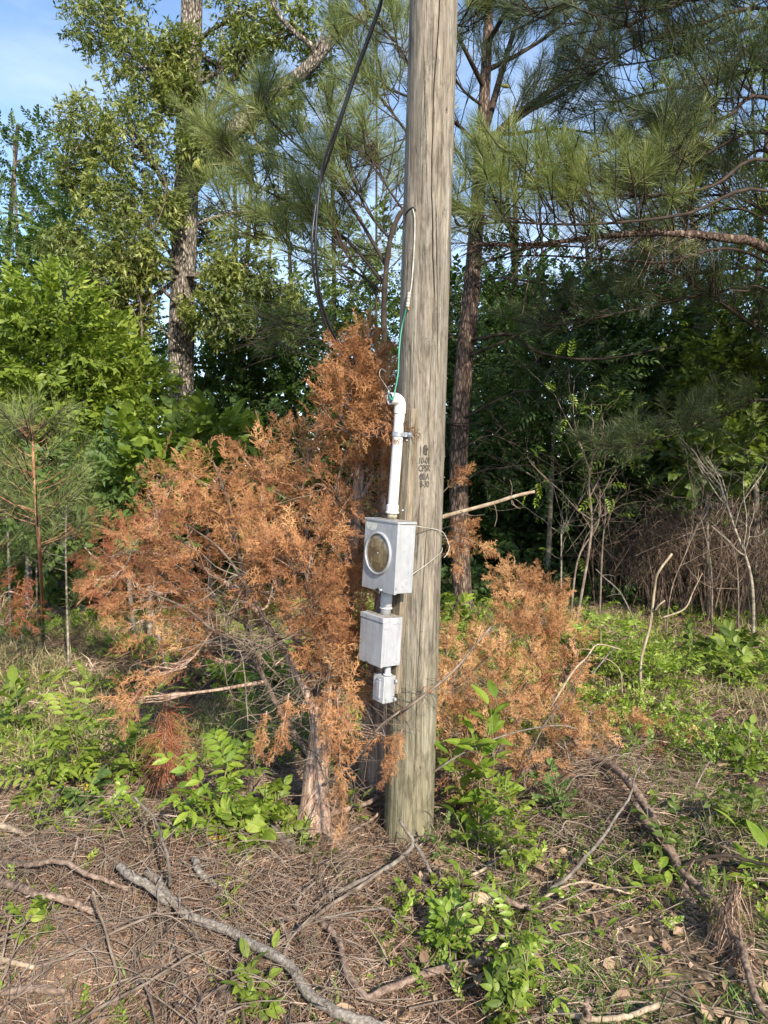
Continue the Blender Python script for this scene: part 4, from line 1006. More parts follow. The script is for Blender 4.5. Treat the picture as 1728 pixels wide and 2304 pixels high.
hardwoods()

def pines():
    rng = np.random.default_rng(21)
    # pine with the trunk standing right behind the pole
    root = thing('pine_tree', 'pine with reddish scaly trunk just right of the pole', 'tree')
    gt, gn, gd = Geo(), Geo(), Geo()
    tr = spline([gp(1048, 8.3) - (0, 0, .08), P(1038, 1300, 8.3), P(1032, 1100, 8.3), P(1035, 950, 8.3), P(1046, 800, 8.3), P(1060, 660, 8.3), P(1072, 500, 8.3), P(1083, 330, 8.3), P(1092, 180, 8.3), P(1100, 20, 8.3), P(1108, -250, 8.3), P(1110, -500, 8.3)], 60)
    hs = np.linspace(0, 1, len(tr)); rad = np.interp(hs, [0, .05, .2, .42, .55, .7, 1], [.135, .112, .105, .098, .08, .062, .03])
    gt.tube(tr, rad, 18)
    br = []
    def b(pts, r0, n, side=.4, tms='tuftfar', gtt=None, gnn=None, **k):
        s = spline([P(*p) for p in pts], 22); gd.tube(s, np.linspace(r0, max(.006, r0 * .3), len(s)), 7)
        if n: pine_shoots(gnn or gn, gd, s, rng, n, T[tms], side=side, r0=.012, **k)
        return s
    b([(1083, 340, 8.3), (1150, 270, 8.2), (1230, 210, 8.0), (1300, 150, 7.9), (1360, 40, 7.8)], .05, 22, .6)
    b([(1085, 320, 8.3), (1130, 160, 8.4), (1165, 40, 8.5), (1200, -100, 8.6)], .045, 16, .5)
    b([(1084, 330, 8.3), (1190, 250, 8.8), (1300, 190, 9), (1420, 60, 9.2)], .04, 20, .6)
    b([(1090, 200, 8.3), (1050, 120, 8.0), (1010, 40, 7.8), (980, -60, 7.8)], .03, 14, .5)
    b([(1083, 340, 8.3), (1040, 290, 8.0), (985, 250, 7.6), (900, 210, 7.4), (830, 190, 7.2)], .025, 14, .5)
    b([(1078, 420, 8.3), (1020, 330, 8.6), (960, 300, 8.8), (860, 330, 9)], .02, 8, .5)
    b([(1095, 100, 8.3), (1160, 0, 7.8), (1260, -80, 7.4)], .03, 14, .5)
    b([(1084, 300, 8.3), (1160, 300, 8.0), (1250, 290, 7.8), (1340, 300, 7.7)], .025, 16, .5)
    b([(1088, 240, 8.3), (1040, 200, 8.0), (1000, 130, 7.8)], .02, 12, .45)
    b([(1092, 160, 8.3), (1170, 120, 8.6), (1260, 60, 8.9), (1330, -20, 9)], .03, 18, .55)
    # dead lower branches
    for pts, r0 in (([(1062, 765), (1150, 752), (1205, 790), (1300, 808), (1400, 802), (1500, 780)], .022), ([(1058, 800), (1130, 770), (1200, 735), (1300, 688), (1370, 650)], .018), ([(1045, 940), (1120, 900), (1170, 880), (1215, 878)], .014),
                    ([(1068, 640), (1120, 625), (1200, 635), (1260, 640)], .012), ([(1070, 600), (1180, 560), (1300, 555), (1440, 570)], .014), ([(1035, 960), (990, 945), (960, 900)], .010), ([(1032, 1100), (1080, 1060), (1150, 1050), (1180, 1020)], .010), ([(1036, 1010), (1100, 980), (1160, 1000)], .007)):
        s = b([(x, y, 8.2 - .4 * i / len(pts)) for i, (x, y) in enumerate(pts)], r0, 0)
        for _ in range(14):
            q = interp_path(s, rng.uniform(.2, 1)); d = nrm(rng.normal(0, 1, 3) + (0.4, 0, -.5)); q2 = q + d * rng.uniform(.15, .5); q3 = q2 + nrm(d + rng.normal(0, .5, 3) + (0, 0, -.5)) * rng.uniform(.1, .35)
            gd.tube(spline([q, q2, q3], 6), np.linspace(.005, .002, 7), 3, cap=False)
    gt.build('trunk', M['pinebark'], root, smooth=True); gd.build('branches', M['darktwig'], root, smooth=True); gn.build('needles', [M['needle_shaded'], M['darktwig']], root)

    # big pine outside the frame on the right, its boughs reach in
    root = thing('pine_tree', 'pine whose long boughs reach in from the right edge of the picture', 'tree')
    gt, gn, gd, gn2 = Geo(), Geo(), Geo(), Geo()
    C0 = np.array((4.9, 6.2, 0.)); tr = spline([C0 + (0, 0, -.1), C0 + (.05, 0, 1.5), C0 + (0, .05, 3.5), C0 + (.1, 0, 6), C0 + (.05, 0, 9.5)], 30)
    gt.tube(tr, np.linspace(.17, .05, len(tr)), 14)
    def tk(z): return interp_path(tr, min(.99, z / 9.5))
    def bb(pts, r0, n, side=.45, tms='tuft', **k):
        s0 = [P(*p) for p in pts]; z = s0[0][2]
        dv = s0[0] - s0[2]; e0 = s0[0] + dv * ((4.9 - s0[0][0]) / max(.3, dv[0])); tkp = tk(float(np.clip(e0[2] * .7 + s0[0][2] * .3, 1.0, 9))); s = spline([tkp, tkp * .5 + s0[0] * .5] + s0, 34); (gt if r0 > .04 else gd).tube(s, np.linspace(r0 * (1.0 if r0 > .04 else .75), max(.005, r0 * .2), len(s)), 8)
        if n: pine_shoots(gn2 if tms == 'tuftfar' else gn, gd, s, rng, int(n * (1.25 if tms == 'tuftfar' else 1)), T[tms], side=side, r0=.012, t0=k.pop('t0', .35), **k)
        return s
    bb([(1728, 562, 5.8), (1640, 537, 5.6), (1540, 526, 5.5), (1450, 524, 5.4), (1350, 532, 5.3), (1200, 550, 5.2), (1060, 548, 5.1)], .046, 24, .42, t0=.45, up=.9, bright=.1)
    bb([(1728, 590, 6.0), (1620, 560, 5.9), (1500, 590, 5.8), (1380, 585, 5.6), (1220, 575, 5.5), (1120, 580, 5.4)], .022, 6, .3, t0=.5)
    bb([(1728, 360, 5.5), (1600, 420, 5.3), (1450, 440, 5.1), (1300, 430, 5.0), (1180, 420, 4.9), (1120, 400, 4.85)], .022, 27, .38, t0=.45, up=.6, bright=.15)
    bb([(1728, 430, 5.2), (1550, 480, 5.0), (1400, 500, 4.9), (1270, 505, 4.8), (1130, 500, 4.7), (1040, 510, 4.7)], .020, 27, .36, t0=.5, up=.6, bright=.15)
    bb([(1728, 100, 6.2), (1640, 150, 6.2), (1500, 250, 6.2), (1380, 330, 6.2), (1260, 385, 6.1), (1160, 440, 6.0)], .035, 22, .5, tms='tuftfar')
    bb([(1728, 20, 6.5), (1560, 60, 6.5), (1420, 110, 6.4), (1330, 170, 6.4)], .03, 26, .6, tms='tuftfar')
    bb([(1728, 220, 5.4), (1640, 260, 5.3), (1560, 300, 5.2), (1480, 380, 5.1)], .03, 26, .45, tms='tuftfar')
    bb([(1728, 300, 6.4), (1620, 330, 6.4), (1500, 400, 6.5), (1380, 440, 6.6)], .03, 26, .6, tms='tuftfar')
    bb([(1728, -60, 5.6), (1600, -30, 5.4), (1480, 30, 5.3), (1400, 60, 5.2)], .03, 28, .5, tms='tuftfar')
    bb([(1728, 650, 7.0), (1600, 660, 6.8), (1460, 690, 6.6), (1320, 720, 6.5), (1220, 735, 6.4)], .025, 22, .5, tms='tuftfar', up=.2)
    bb([(1728, 760, 6.8), (1650, 700, 6.6), (1560, 640, 6.5), (1480, 600, 6.5)], .02, 20, .5, tms='tuftfar')
    bb([(1728, 900, 7.2), (1640, 930, 7.1), (1540, 970, 7.0), (1440, 1000, 6.9), (1360, 1010, 6.8)], .022, 24, .3, tms='tuftfar', up=.3, bright=.08)
    bb([(1728, 655, 5.6), (1680, 655, 5.6), (1640, 652, 5.5)], .012, 0)
    bb([(1728, 500, 6.6), (1650, 470, 6.6), (1560, 500, 6.8), (1480, 560, 7)], .025, 26, .6, tms='tuftfar')
    for pts in ([(1728, 160, 6.8), (1600, 190, 6.8), (1450, 210, 6.9), (1320, 260, 7)], [(1728, 60, 7.2), (1620, 90, 7.2), (1500, 130, 7.2), (1380, 150, 7.2)], [(1728, -20, 6.4), (1560, 0, 6.4), (1400, 20, 6.4), (1270, 60, 6.4)],
                [(1728, 340, 7), (1640, 380, 7), (1520, 350, 7.1), (1420, 360, 7.2)], [(1728, 480, 7.2), (1640, 440, 7.2), (1540, 450, 7.2), (1440, 480, 7.2)], [(1728, 610, 7.4), (1600, 610, 7.4), (1480, 640, 7.3), (1360, 660, 7.2)],
                [(1728, -90, 5.8), (1600, -80, 5.8), (1440, -40, 5.8), (1300, 0, 5.8), (1200, 30, 5.8)]):
        bb(pts, .03, 26, .6, tms='tuftfar', t0=.3)
    # boughs beyond the picture
    for i in range(44):
        z = rng.uniform(2.6, 8.6); a = rng.uniform(0, 2 * math.pi); Lb = (2.9 - .22 * (z - 2)) * rng.uniform(.7, 1.1)
        d = np.array((math.cos(a), math.sin(a), .22)); p = tk(z); e = p + d * Lb
        if e[0] < .50 * e[1] + .3 and e[2] < 1.6 + .62 * e[1] + .4: continue
        s = spline([p, p + d * Lb * .5 + rng.normal(0, .1, 3), e], 12); gt.tube(s, np.linspace(.03, .008, len(s)), 5)
        pine_shoots(gn2, gt, s, rng, 18, T['tuftfar'], side=.6, t0=.25)
    # dead twigs along the big bough
    s = spline([P(1640, 540, 5.6), P(1450, 530, 5.4), P(1250, 552, 5.2), P(1060, 560, 5.1)], 20)
    for _ in range(110):
        q = interp_path(s, rng.uniform(0, 1)); d = nrm(np.array((-.7, rng.normal(0, .6), rng.normal(-.15, .6)))); l_ = rng.uniform(.12, .5)
        q2 = q + d * l_ * .5 + rng.normal(0, .02, 3); q3 = q2 + nrm(d + rng.normal(0, .45, 3) + (0, 0, -.35)) * l_ * .5
        gt.tube(spline([q, q2, q3], 8), np.linspace(.0045, .0015, 9), 3, cap=False)
    gt.build('trunk', M['pinebark'], root, smooth=True); gd.build('branches', M['darktwig'], root, smooth=True); gn.build('sunlit_needles', [M['needle'], M['darktwig']], root); gn2.build('dark_needles', [M['needle_shaded'], M['darktwig']], root)

    # young pine whose dark stem stands just left of the pole
    root = thing('pine_tree', 'young pine with thin dark stem just left of the pole and sunlit tufts', 'tree')
    gt, gn = Geo(), Geo()
    tr = spline([gp(842, 4.6) - (0, 0, .05), P(862, 1100, 4.6), P(868, 900, 4.6), P(864, 740, 4.55), P(866, 640, 4.5), P(878, 540, 4.5), P(895, 490, 4.5), P(925, 440, 4.5), P(945, 330, 4.6), P(948, 100, 4.7), P(945, -200, 4.8)], 50)
    gt.tube(tr, np.interp(np.linspace(0, 1, len(tr)), [0, 1], [.021, .011]) * (1 + .12 * np.sin(np.arange(len(tr)) * 1.7)), 9)
    def c(pts, r0, n, side=.34, tms='tuft', **k):
        s = spline([P(*p) for p in pts], 22); gt.tube(s, np.linspace(r0 * .7, .0035, len(s)), 6)
        if n: pine_shoots(gn, gt, s, rng, n, T[tms], side=side, r0=.010, **k)
    c([(870, 600, 4.5), (800, 480, 4.9), (740, 400, 5.2), (660, 320, 5.5), (600, 270, 5.7), (560, 240, 5.8)], .018, 26, t0=.2, up=.45, bright=.12)
    c([(866, 640, 4.5), (780, 540, 5.0), (680, 470, 5.4), (580, 420, 5.7), (510, 370, 5.9), (450, 300, 6)], .018, 30, t0=.2, up=.45, bright=.1)
    c([(866, 660, 4.6), (780, 600, 5.0), (680, 560, 5.3), (580, 520, 5.5), (500, 480, 5.6)], .014, 24, t0=.2, up=.3, bright=.05)
    c([(880, 540, 4.5), (830, 480, 4.7), (800, 420, 4.8), (770, 350, 4.9), (750, 280, 5.0)], .012, 16, t0=.1, up=.5, bright=.1)
    c([(865, 700, 4.6), (820, 620, 4.8), (770, 560, 4.9), (740, 500, 5)], .010, 12, t0=.15, up=.4, bright=.05)
    c([(940, 330, 4.6), (880, 250, 4.9), (830, 180, 5.1), (790, 90, 5.2)], .014, 18, t0=.1, up=.5)
    c([(946, 200, 4.7), (900, 110, 5.0), (850, 50, 5.2), (800, -20, 5.4)], .014, 22, t0=.1, up=.5, bright=.05)
    c([(946, 120, 4.7), (960, 40, 5.6), (1050, 60, 6.0), (1090, 20, 6.1)], .012, 14, t0=.4, up=.4, bright=.1)
    c([(905, 470, 4.5), (860, 400, 4.6), (850, 330, 4.7)], .010, 10, t0=.1, up=.5, bright=.1)
    c([(945, 380, 4.6), (1000, 440, 4.9), (1060, 420, 5.1), (1110, 400, 5.2)], .010, 12, t0=.5, up=.5, bright=.12)
    c([(864, 740, 4.6), (800, 770, 4.9), (700, 760, 5.1), (600, 720, 5.3), (570, 690, 5.4)], .010, 0)
    c([(862, 820, 4.6), (780, 830, 4.9), (690, 800, 5.1), (610, 760, 5.3)], .009, 0)
    for _ in range(50):
        q = P(rng.uniform(590, 850), rng.uniform(690, 820), rng.uniform(4.8, 5.3)); d = nrm(np.array((-.8, .3, rng.normal(0, .35))))
        gt.tube(spline([q, q + d * .12 + rng.normal(0, .02, 3), q + d * .3 + rng.normal(0, .05, 3)], 6), np.linspace(.0028, .001, 7), 3, cap=False)
    P_ = np.array([P(rng.uniform(600, 760), rng.uniform(700, 790), 5.6) for _ in range(10)])
    put(gn, T['tuftfar'], P_, nrm(rng.normal(0, .4, (10, 3)) + (-.8, 0, .1)), rng, 1.1, rnd=np.full(10, .2))
    gt.build('trunk', M['darktwig'], root, smooth=True); gn.build('needles', [M['needle'], M['darktwig']], root)
    # green cones
    for (x, y, Y, a, lab) in ((440, 362, 5.85, .5, 'yellow-green pine cone hanging left of its pair on the pine bough'), (449, 358, 5.85, -.6, 'yellow-green pine cone hanging right of its pair on the pine bough'), (1127, 192, 8.1, 1.4, 'single green pine cone on the upper pine branch right of the pole')):
        g = Geo(); c0 = P(x, y, Y); n = 9; ts = np.linspace(0, 1, n); d = np.array((math.sin(a), 0, -math.cos(a)))
        g.tube(c0 + d * ts[:, None] * .10, .021 * np.sin(np.pi * np.clip(ts * .93 + .05, 0, 1)) ** .7 + .002, 8)
        tag(g.build('pine_cone', M['cone'], smooth=True), lab, 'pine cone', 'green pine cones')

    # saplings at the left
    def sapling(pts, r, seed, lab, tufts, mt, size=.8, foil='needle', openk='tuftopen'):
        rg = np.random.default_rng(seed); root = thing('pine_sapling', lab, 'sapling', group='thin saplings at the left')
        gt, gn = Geo(), Geo(); s = spline(pts, 24); gt.tube(s, np.linspace(r, r * .35, len(s)), 7)
        for i in range(tufts):
            t = rg.uniform(.25, 1); p = interp_path(s, t); a = rg.uniform(0, 2 * math.pi); l_ = .38 * (1.15 - t) * rg.uniform(.5, 1.1) + .03
            d = nrm(np.array((math.cos(a), math.sin(a), .35))); e = p + d * l_
            gt.tube([p, p + d * l_ * .5, e + (0, 0, .04)], [.004, .003, .002], 3, cap=False)
            k = 3 if l_ > .25 else 1
            for j in range(k): put(gn, T[openk], [p + (e - p) * (1 - j * .28)], [nrm(d + (0, 0, .5))], rg, size, .2, 1.5, rnd=np.clip(rg.normal(.55, .2, 1), 0, 1))
        put(gn, T[openk], [s[-1]] * 3, nrm(np.array([(0, 0, 1.), (.3, .1, 1), (-.2, .2, 1)])), rg, size, .2)
        gt.build('trunk', mt, root, smooth=True); gn.build(foil + 's', [M[foil], M['darktwig']], root)
    sapling([G(98, 1402), P(90, 1250, 5.0), P(78, 1100, 5.0), P(74, 1000, 5.0), P(72, 960, 5.0)], .015, 1, 'pine sapling with straight reddish stem near the left edge', 60, M['redstem'], .95)
    sapling([gp(-40, 5.6), P(-30, 1200, 5.6), P(-20, 1060, 5.6)], .012, 2, 'feathery pine sapling half cut off by the left edge', 36, M['redstem'], .95)
    sapling([gp(150, 5.9), P(148, 1250, 5.9), P(150, 1130, 5.9)], .011, 3, 'short pine sapling with pale stem beside the reddish one', 26, M['birch'], .9)
M['cone'] = plain('green_cone', (.30, .30, .05), .6, vs=120, bump=1, col2=(.14, .16, .03))
M['redstem'] = barkmat('red_stem', [(.16, .07, .04), (.32, .16, .10), (.46, .28, .19)], (40, 40, 25), 1, .4)
pines()

# ------------------------------------------------------------------ thin bare saplings
def bare_rec(g, rng, p, d, L, r, lv, wig=.16, up=.05, ends=None, gra=0):
    n = 6; pts = [p]; rr = [r]
    for i in range(n):
        d = nrm(d + rng.normal(0, wig, 3) + np.array((0, 0, up + gra))); p = p + d * L / n; pts.append(p); rr.append(r * (1 - .55 * (i + 1) / n))
    g.tube(pts, rr, 6 if lv > 1 else 4, cap=False)
    if ends is not None and lv <= 1: ends.append((p, d))
    if lv <= 0: return
    for k in range(rng.integers(2, 5)):
        j = rng.integers(1, n + 1); a = nrm(rng.normal(0, 1, 3)); d2 = nrm(np.array(pts[j]) - np.array(pts[j - 1]) + a * .65)
        bare_rec(g, rng, pts[j], d2, L * rng.uniform(.45, .7), rr[j] * .6, lv - 1, wig, up, ends, gra)
def bares():
    for i, (px, Y, pts, r, lab, lv) in enumerate([
        (1295, 7.3, [(1330, 1200), (1325, 1090), (1335, 1020)], .016, 'forked grey sapling with bare upper twigs in the shade, left of the brush', 3),
        (1283, 7.5, [(1300, 1260), (1345, 1180), (1350, 1100)], .012, 'thin grey stem crossing behind the forked sapling', 2),
        (1263, 8.0, [(1263, 1240), (1262, 1190)], .012, 'short pale sapling stem with a small leafy tuft', 2),
        (1350, 7.6, [(1355, 1240), (1362, 1160), (1360, 1110)], .011, 'thin bare sapling behind the upright forked stick', 2),
        (1500, 7.0, [(1510, 1330), (1545, 1240), (1570, 1180)], .008, 'curved bare sapling rising right of the forked stick', 2),
        (1700, 7.0, [(1690, 1300), (1650, 1180), (1620, 1090)], .018, 'pale leaning trunk in the dry brush at the right edge', 3),
        (1665, 7.4, [(1660, 1300), (1650, 1230)], .010, 'short bare stem in front of the dry brush', 2),
        (335, 7.0, [(336, 1250), (334, 1120), (333, 1000)], .026, 'pale mottled trunk seen through the dead cedar', 1),
        (330, 9.0, [(322, 900), (318, 720), (312, 560)], .018, 'thin bare pinkish stem in front of the oak foliage', 3),
        (20, 7.0, [(18, 1220), (10, 1100)], .014, 'pale thin trunk at the far left edge', 1),
        (80, 7.4, [(82, 1200), (84, 1130)], .010, 'second pale thin trunk from the left edge', 1),
        (235, 7.6, [(228, 1250), (230, 1180)], .010, 'pale thin trunk behind the blue-green shrub', 1),
        (1605, 7.6, [(1600, 1280), (1580, 1180), (1560, 1120)], .010, 'slender bare sapling leaning left inside the brush', 3)]):
        rng = np.random.default_rng(300 + i); root = thing('bare_sapling', lab, 'sapling', group='bare saplings at the wood edge')
        s = spline([gp(px, Y)] + [P(x, y, Y) for x, y in pts], 18); g = Geo(); g.tube(s, np.linspace(r, r * .5, len(s)), 8)
        ends = []
        if lv > 1:
            for k in range(3 + 2 * lv):
                t = rng.uniform(.35, 1); p = interp_path(s, t); d = nrm(interp_path(s, min(1, t + .05)) - interp_path(s, t - .05)) if t < .95 else nrm(s[-1] - s[-2])
                bare_rec(g, rng, p, nrm(d + rng.normal(0, .45, 3)), (.5 + .2 * lv) * rng.uniform(.4, .9), r * .4, lv - 1, ends=ends)
        g.build('trunk', M['birch'] if 'pale' in lab else M['twig'], root, smooth=True)
        if 'leafy' in lab or 'forked grey' in lab:
            gl = Geo(); E = [e for e in ends if rng.uniform() < .35]
            if E: put(gl, T['comp'], [e[0] for e in E], [e[1] for e in E], rng, .55)
            gl.build('leaves', [M['fresh'], M['darktwig']], root)
bares()

def thicket():
    # dense dry brush at the right, one entangled mass
    for i, (x0, x1, Y0, Y1, hh, n, lab) in enumerate([(1340, 1480, 8.4, 9.6, 1.1, 110, 'dark dry arching brush left of the pale leaning trunk'), (1460, 1600, 8.0, 9.2, 1.25, 170, 'densest dry brown brush under the yellow-green shrub'), (1590, 1760, 7.6, 9.0, 1.5, 200, 'dry brown brush heap at the right edge')]):
        rng = np.random.default_rng(400 + i); g = Geo()
        for _ in range(n):
            Y = rng.uniform(Y0, Y1); b = gp(rng.uniform(x0, x1), Y); a = rng.uniform(0, 2 * math.pi); L = hh * rng.uniform(.5, 1.15)
            d = np.array((math.cos(a), math.sin(a), 0)) * rng.uniform(.15, .8)
            pts = [b, b + d * L * .3 + (0, 0, L * .55), b + d * L * .7 + (0, 0, L * .85) + rng.normal(0, .05, 3), b + d * L * 1.15 + (0, 0, L * rng.uniform(.5, 1.05)) + rng.normal(0, .08, 3)]
            s = spline(pts, 10); g.tube(s, np.linspace(rng.uniform(.003, .009), .0015, len(s)), 3, rnd=.5, cap=False)
            for _ in range(3):
                p = interp_path(s, rng.uniform(.4, 1)); e = p + nrm(rng.normal(0, 1, 3) + (0, 0, -.2)) * rng.uniform(.1, .45)
                g.tube([p, (p + e) / 2 + rng.normal(0, .02, 3), e], [.0025, .002, .001], 3, cap=False)
        tag(g.build('dry_brush', M['brush']), lab, 'brush', 'heaps of dry brush under the right-hand trees')
M['brush'] = barkmat('dry_brush_stem', [(.045, .03, .023), (.11, .075, .056), (.22, .165, .125)], (8, 8, 8), 1, .2)
thicket()

def far_woods():
    rng = np.random.default_rng(55); g = Geo(); gt = Geo(); n = 9500
    X = rng.uniform(-17, 17, n); Y = 15.5 + rng.uniform(0, 1, n) ** .8 * 8
    top = 4.6 + 3.0 * vnoise(X, Y * .3, 2.6, 31) + .10 * (X + 0) * 0
    Z = rng.uniform(0, 1, n) ** 1.25
    Z = Z * top
    pos = np.stack([X, Y, Z], -1)
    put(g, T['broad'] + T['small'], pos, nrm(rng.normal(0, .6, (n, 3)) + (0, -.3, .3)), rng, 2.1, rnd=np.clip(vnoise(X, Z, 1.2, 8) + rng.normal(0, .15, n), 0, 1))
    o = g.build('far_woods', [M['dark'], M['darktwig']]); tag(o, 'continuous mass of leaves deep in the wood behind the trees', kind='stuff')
    for i in range(26):
        x = rng.uniform(-11, 12); y = rng.uniform(12.5, 17); h = rng.uniform(6, 11); b = np.array((x, y, -.2)); lean = rng.normal(0, .35, 2)
        s = spline([b, b + (lean[0] * .3, lean[1] * .3, h * .5), b + (lean[0], lean[1], h)], 12); r = rng.uniform(.03, .10)
        gt.tube(s, np.linspace(r, r * .4, len(s)), 7)
    tag(gt.build('far_trunks', M['darktwig'], smooth=True), 'thin trunks glimpsed deep in the far wood', kind='stuff')
far_woods()

# ================================================================== DEAD CEDARS
def cedar(name, lab, stems, bl, seed, mt, dens=62, size=1.0, extra_twigs=9, group=None, hang=(), bark='cedarbark'):
    rng = np.random.default_rng(seed); root = thing(name, lab, 'dead tree', group=group); gt, gf = Geo(), Geo()
    allp = []
    gd = Geo(); thick = any(r0 > .023 for _, r0, _ in stems)
    for pts, r0, r1 in stems:
        s = spline(pts, 26); rr = np.linspace(r0, r1, len(s))
        if r0 > .05: rr = rr * (1 + .06 * np.sin(np.arange(len(s)) * 1.3)); rr[0] *= 1.35; rr[1] *= 1.15
        (gt if r0 > .023 or not thick else gd).tube(s, rr * (1 if r0 > .023 else .8), 16 if r0 > .04 else 7); allp.append((s, rr))
    S = np.concatenate([s for s, _ in allp]); RR = np.concatenate([r for _, r in allp])
    for (c, r, k) in bl:
        r0 = float(np.mean(r)); j = int(np.argmin(np.linalg.norm(S - (c - np.array((0, 0, r0 * .8))), axis=1) + .4 * np.maximum(0, S[:, 2] - c[2])))
        a = S[j]; path = spline([a, (a + c) / 2 + rng.normal(0, .05, 3) * np.linalg.norm(c - a) + (0, 0, -.03), c], 8)
        gt.tube(path, np.linspace(min(RR[j] * .6, .014), .004, len(path)), 5, cap=False)
        n = int(dens * k); u = nrm(rng.normal(0, 1, (n, 3))); q = c + u * (rng.uniform(.1, 1, n) ** .45)[:, None] * r
        q = c + (q - c) * (.7 + .6 * vnoise(q[:, 0] * 5, q[:, 2] * 5, 1, seed))[:, None]
        away = nrm(c - S[max(0, j - 3)])
        d = nrm(u * .7 + away * .55 + rng.normal(0, .35, (n, 3)) + (0, 0, .12))
        tone = np.clip(.5 + (vnoise(q[:, 0], q[:, 2] + q[:, 1], .16, seed + 2) - .5) * 1.0 + rng.normal(0, .13, n), 0, 1)
        put(gf, T['cedar'], q, d, rng, size, .3, 1.2, rnd=tone)
        for _ in range(extra_twigs):
            e = q[rng.integers(0, n)]; b = interp_path(path, rng.uniform(.3, 1))
            gt.tube([b, (b + e) / 2 + rng.normal(0, .02, 3), e], [.0035, .0025, .0012], 3, cap=False)
    for pts, n in hang:                                              # hanging branchlets clothed with sprays
        s = spline(pts, 16); gt.tube(s, np.linspace(.004, .0015, len(s)), 4, cap=False); q, d = [], []
        for i in range(n):
            t = i / n; p = interp_path(s, .05 + .94 * t); td = nrm(interp_path(s, min(1, t + .06)) - p)
            q.append(p); d.append(nrm(td + np.array(((-1) ** i * .6, rng.normal(0, .4), 0))))
        put(gf, T['cedar'], q, d, rng, size * .62, .2, .8, rnd=np.clip(rng.normal(.6, .12, n), 0, 1))
    gt.build('trunk', M[bark], root, smooth=True); gf.build('foliage', [M[mt]], root)
    if gd.n: gd.build('branches', M['stemdark'], root, smooth=True)
    return root, allp

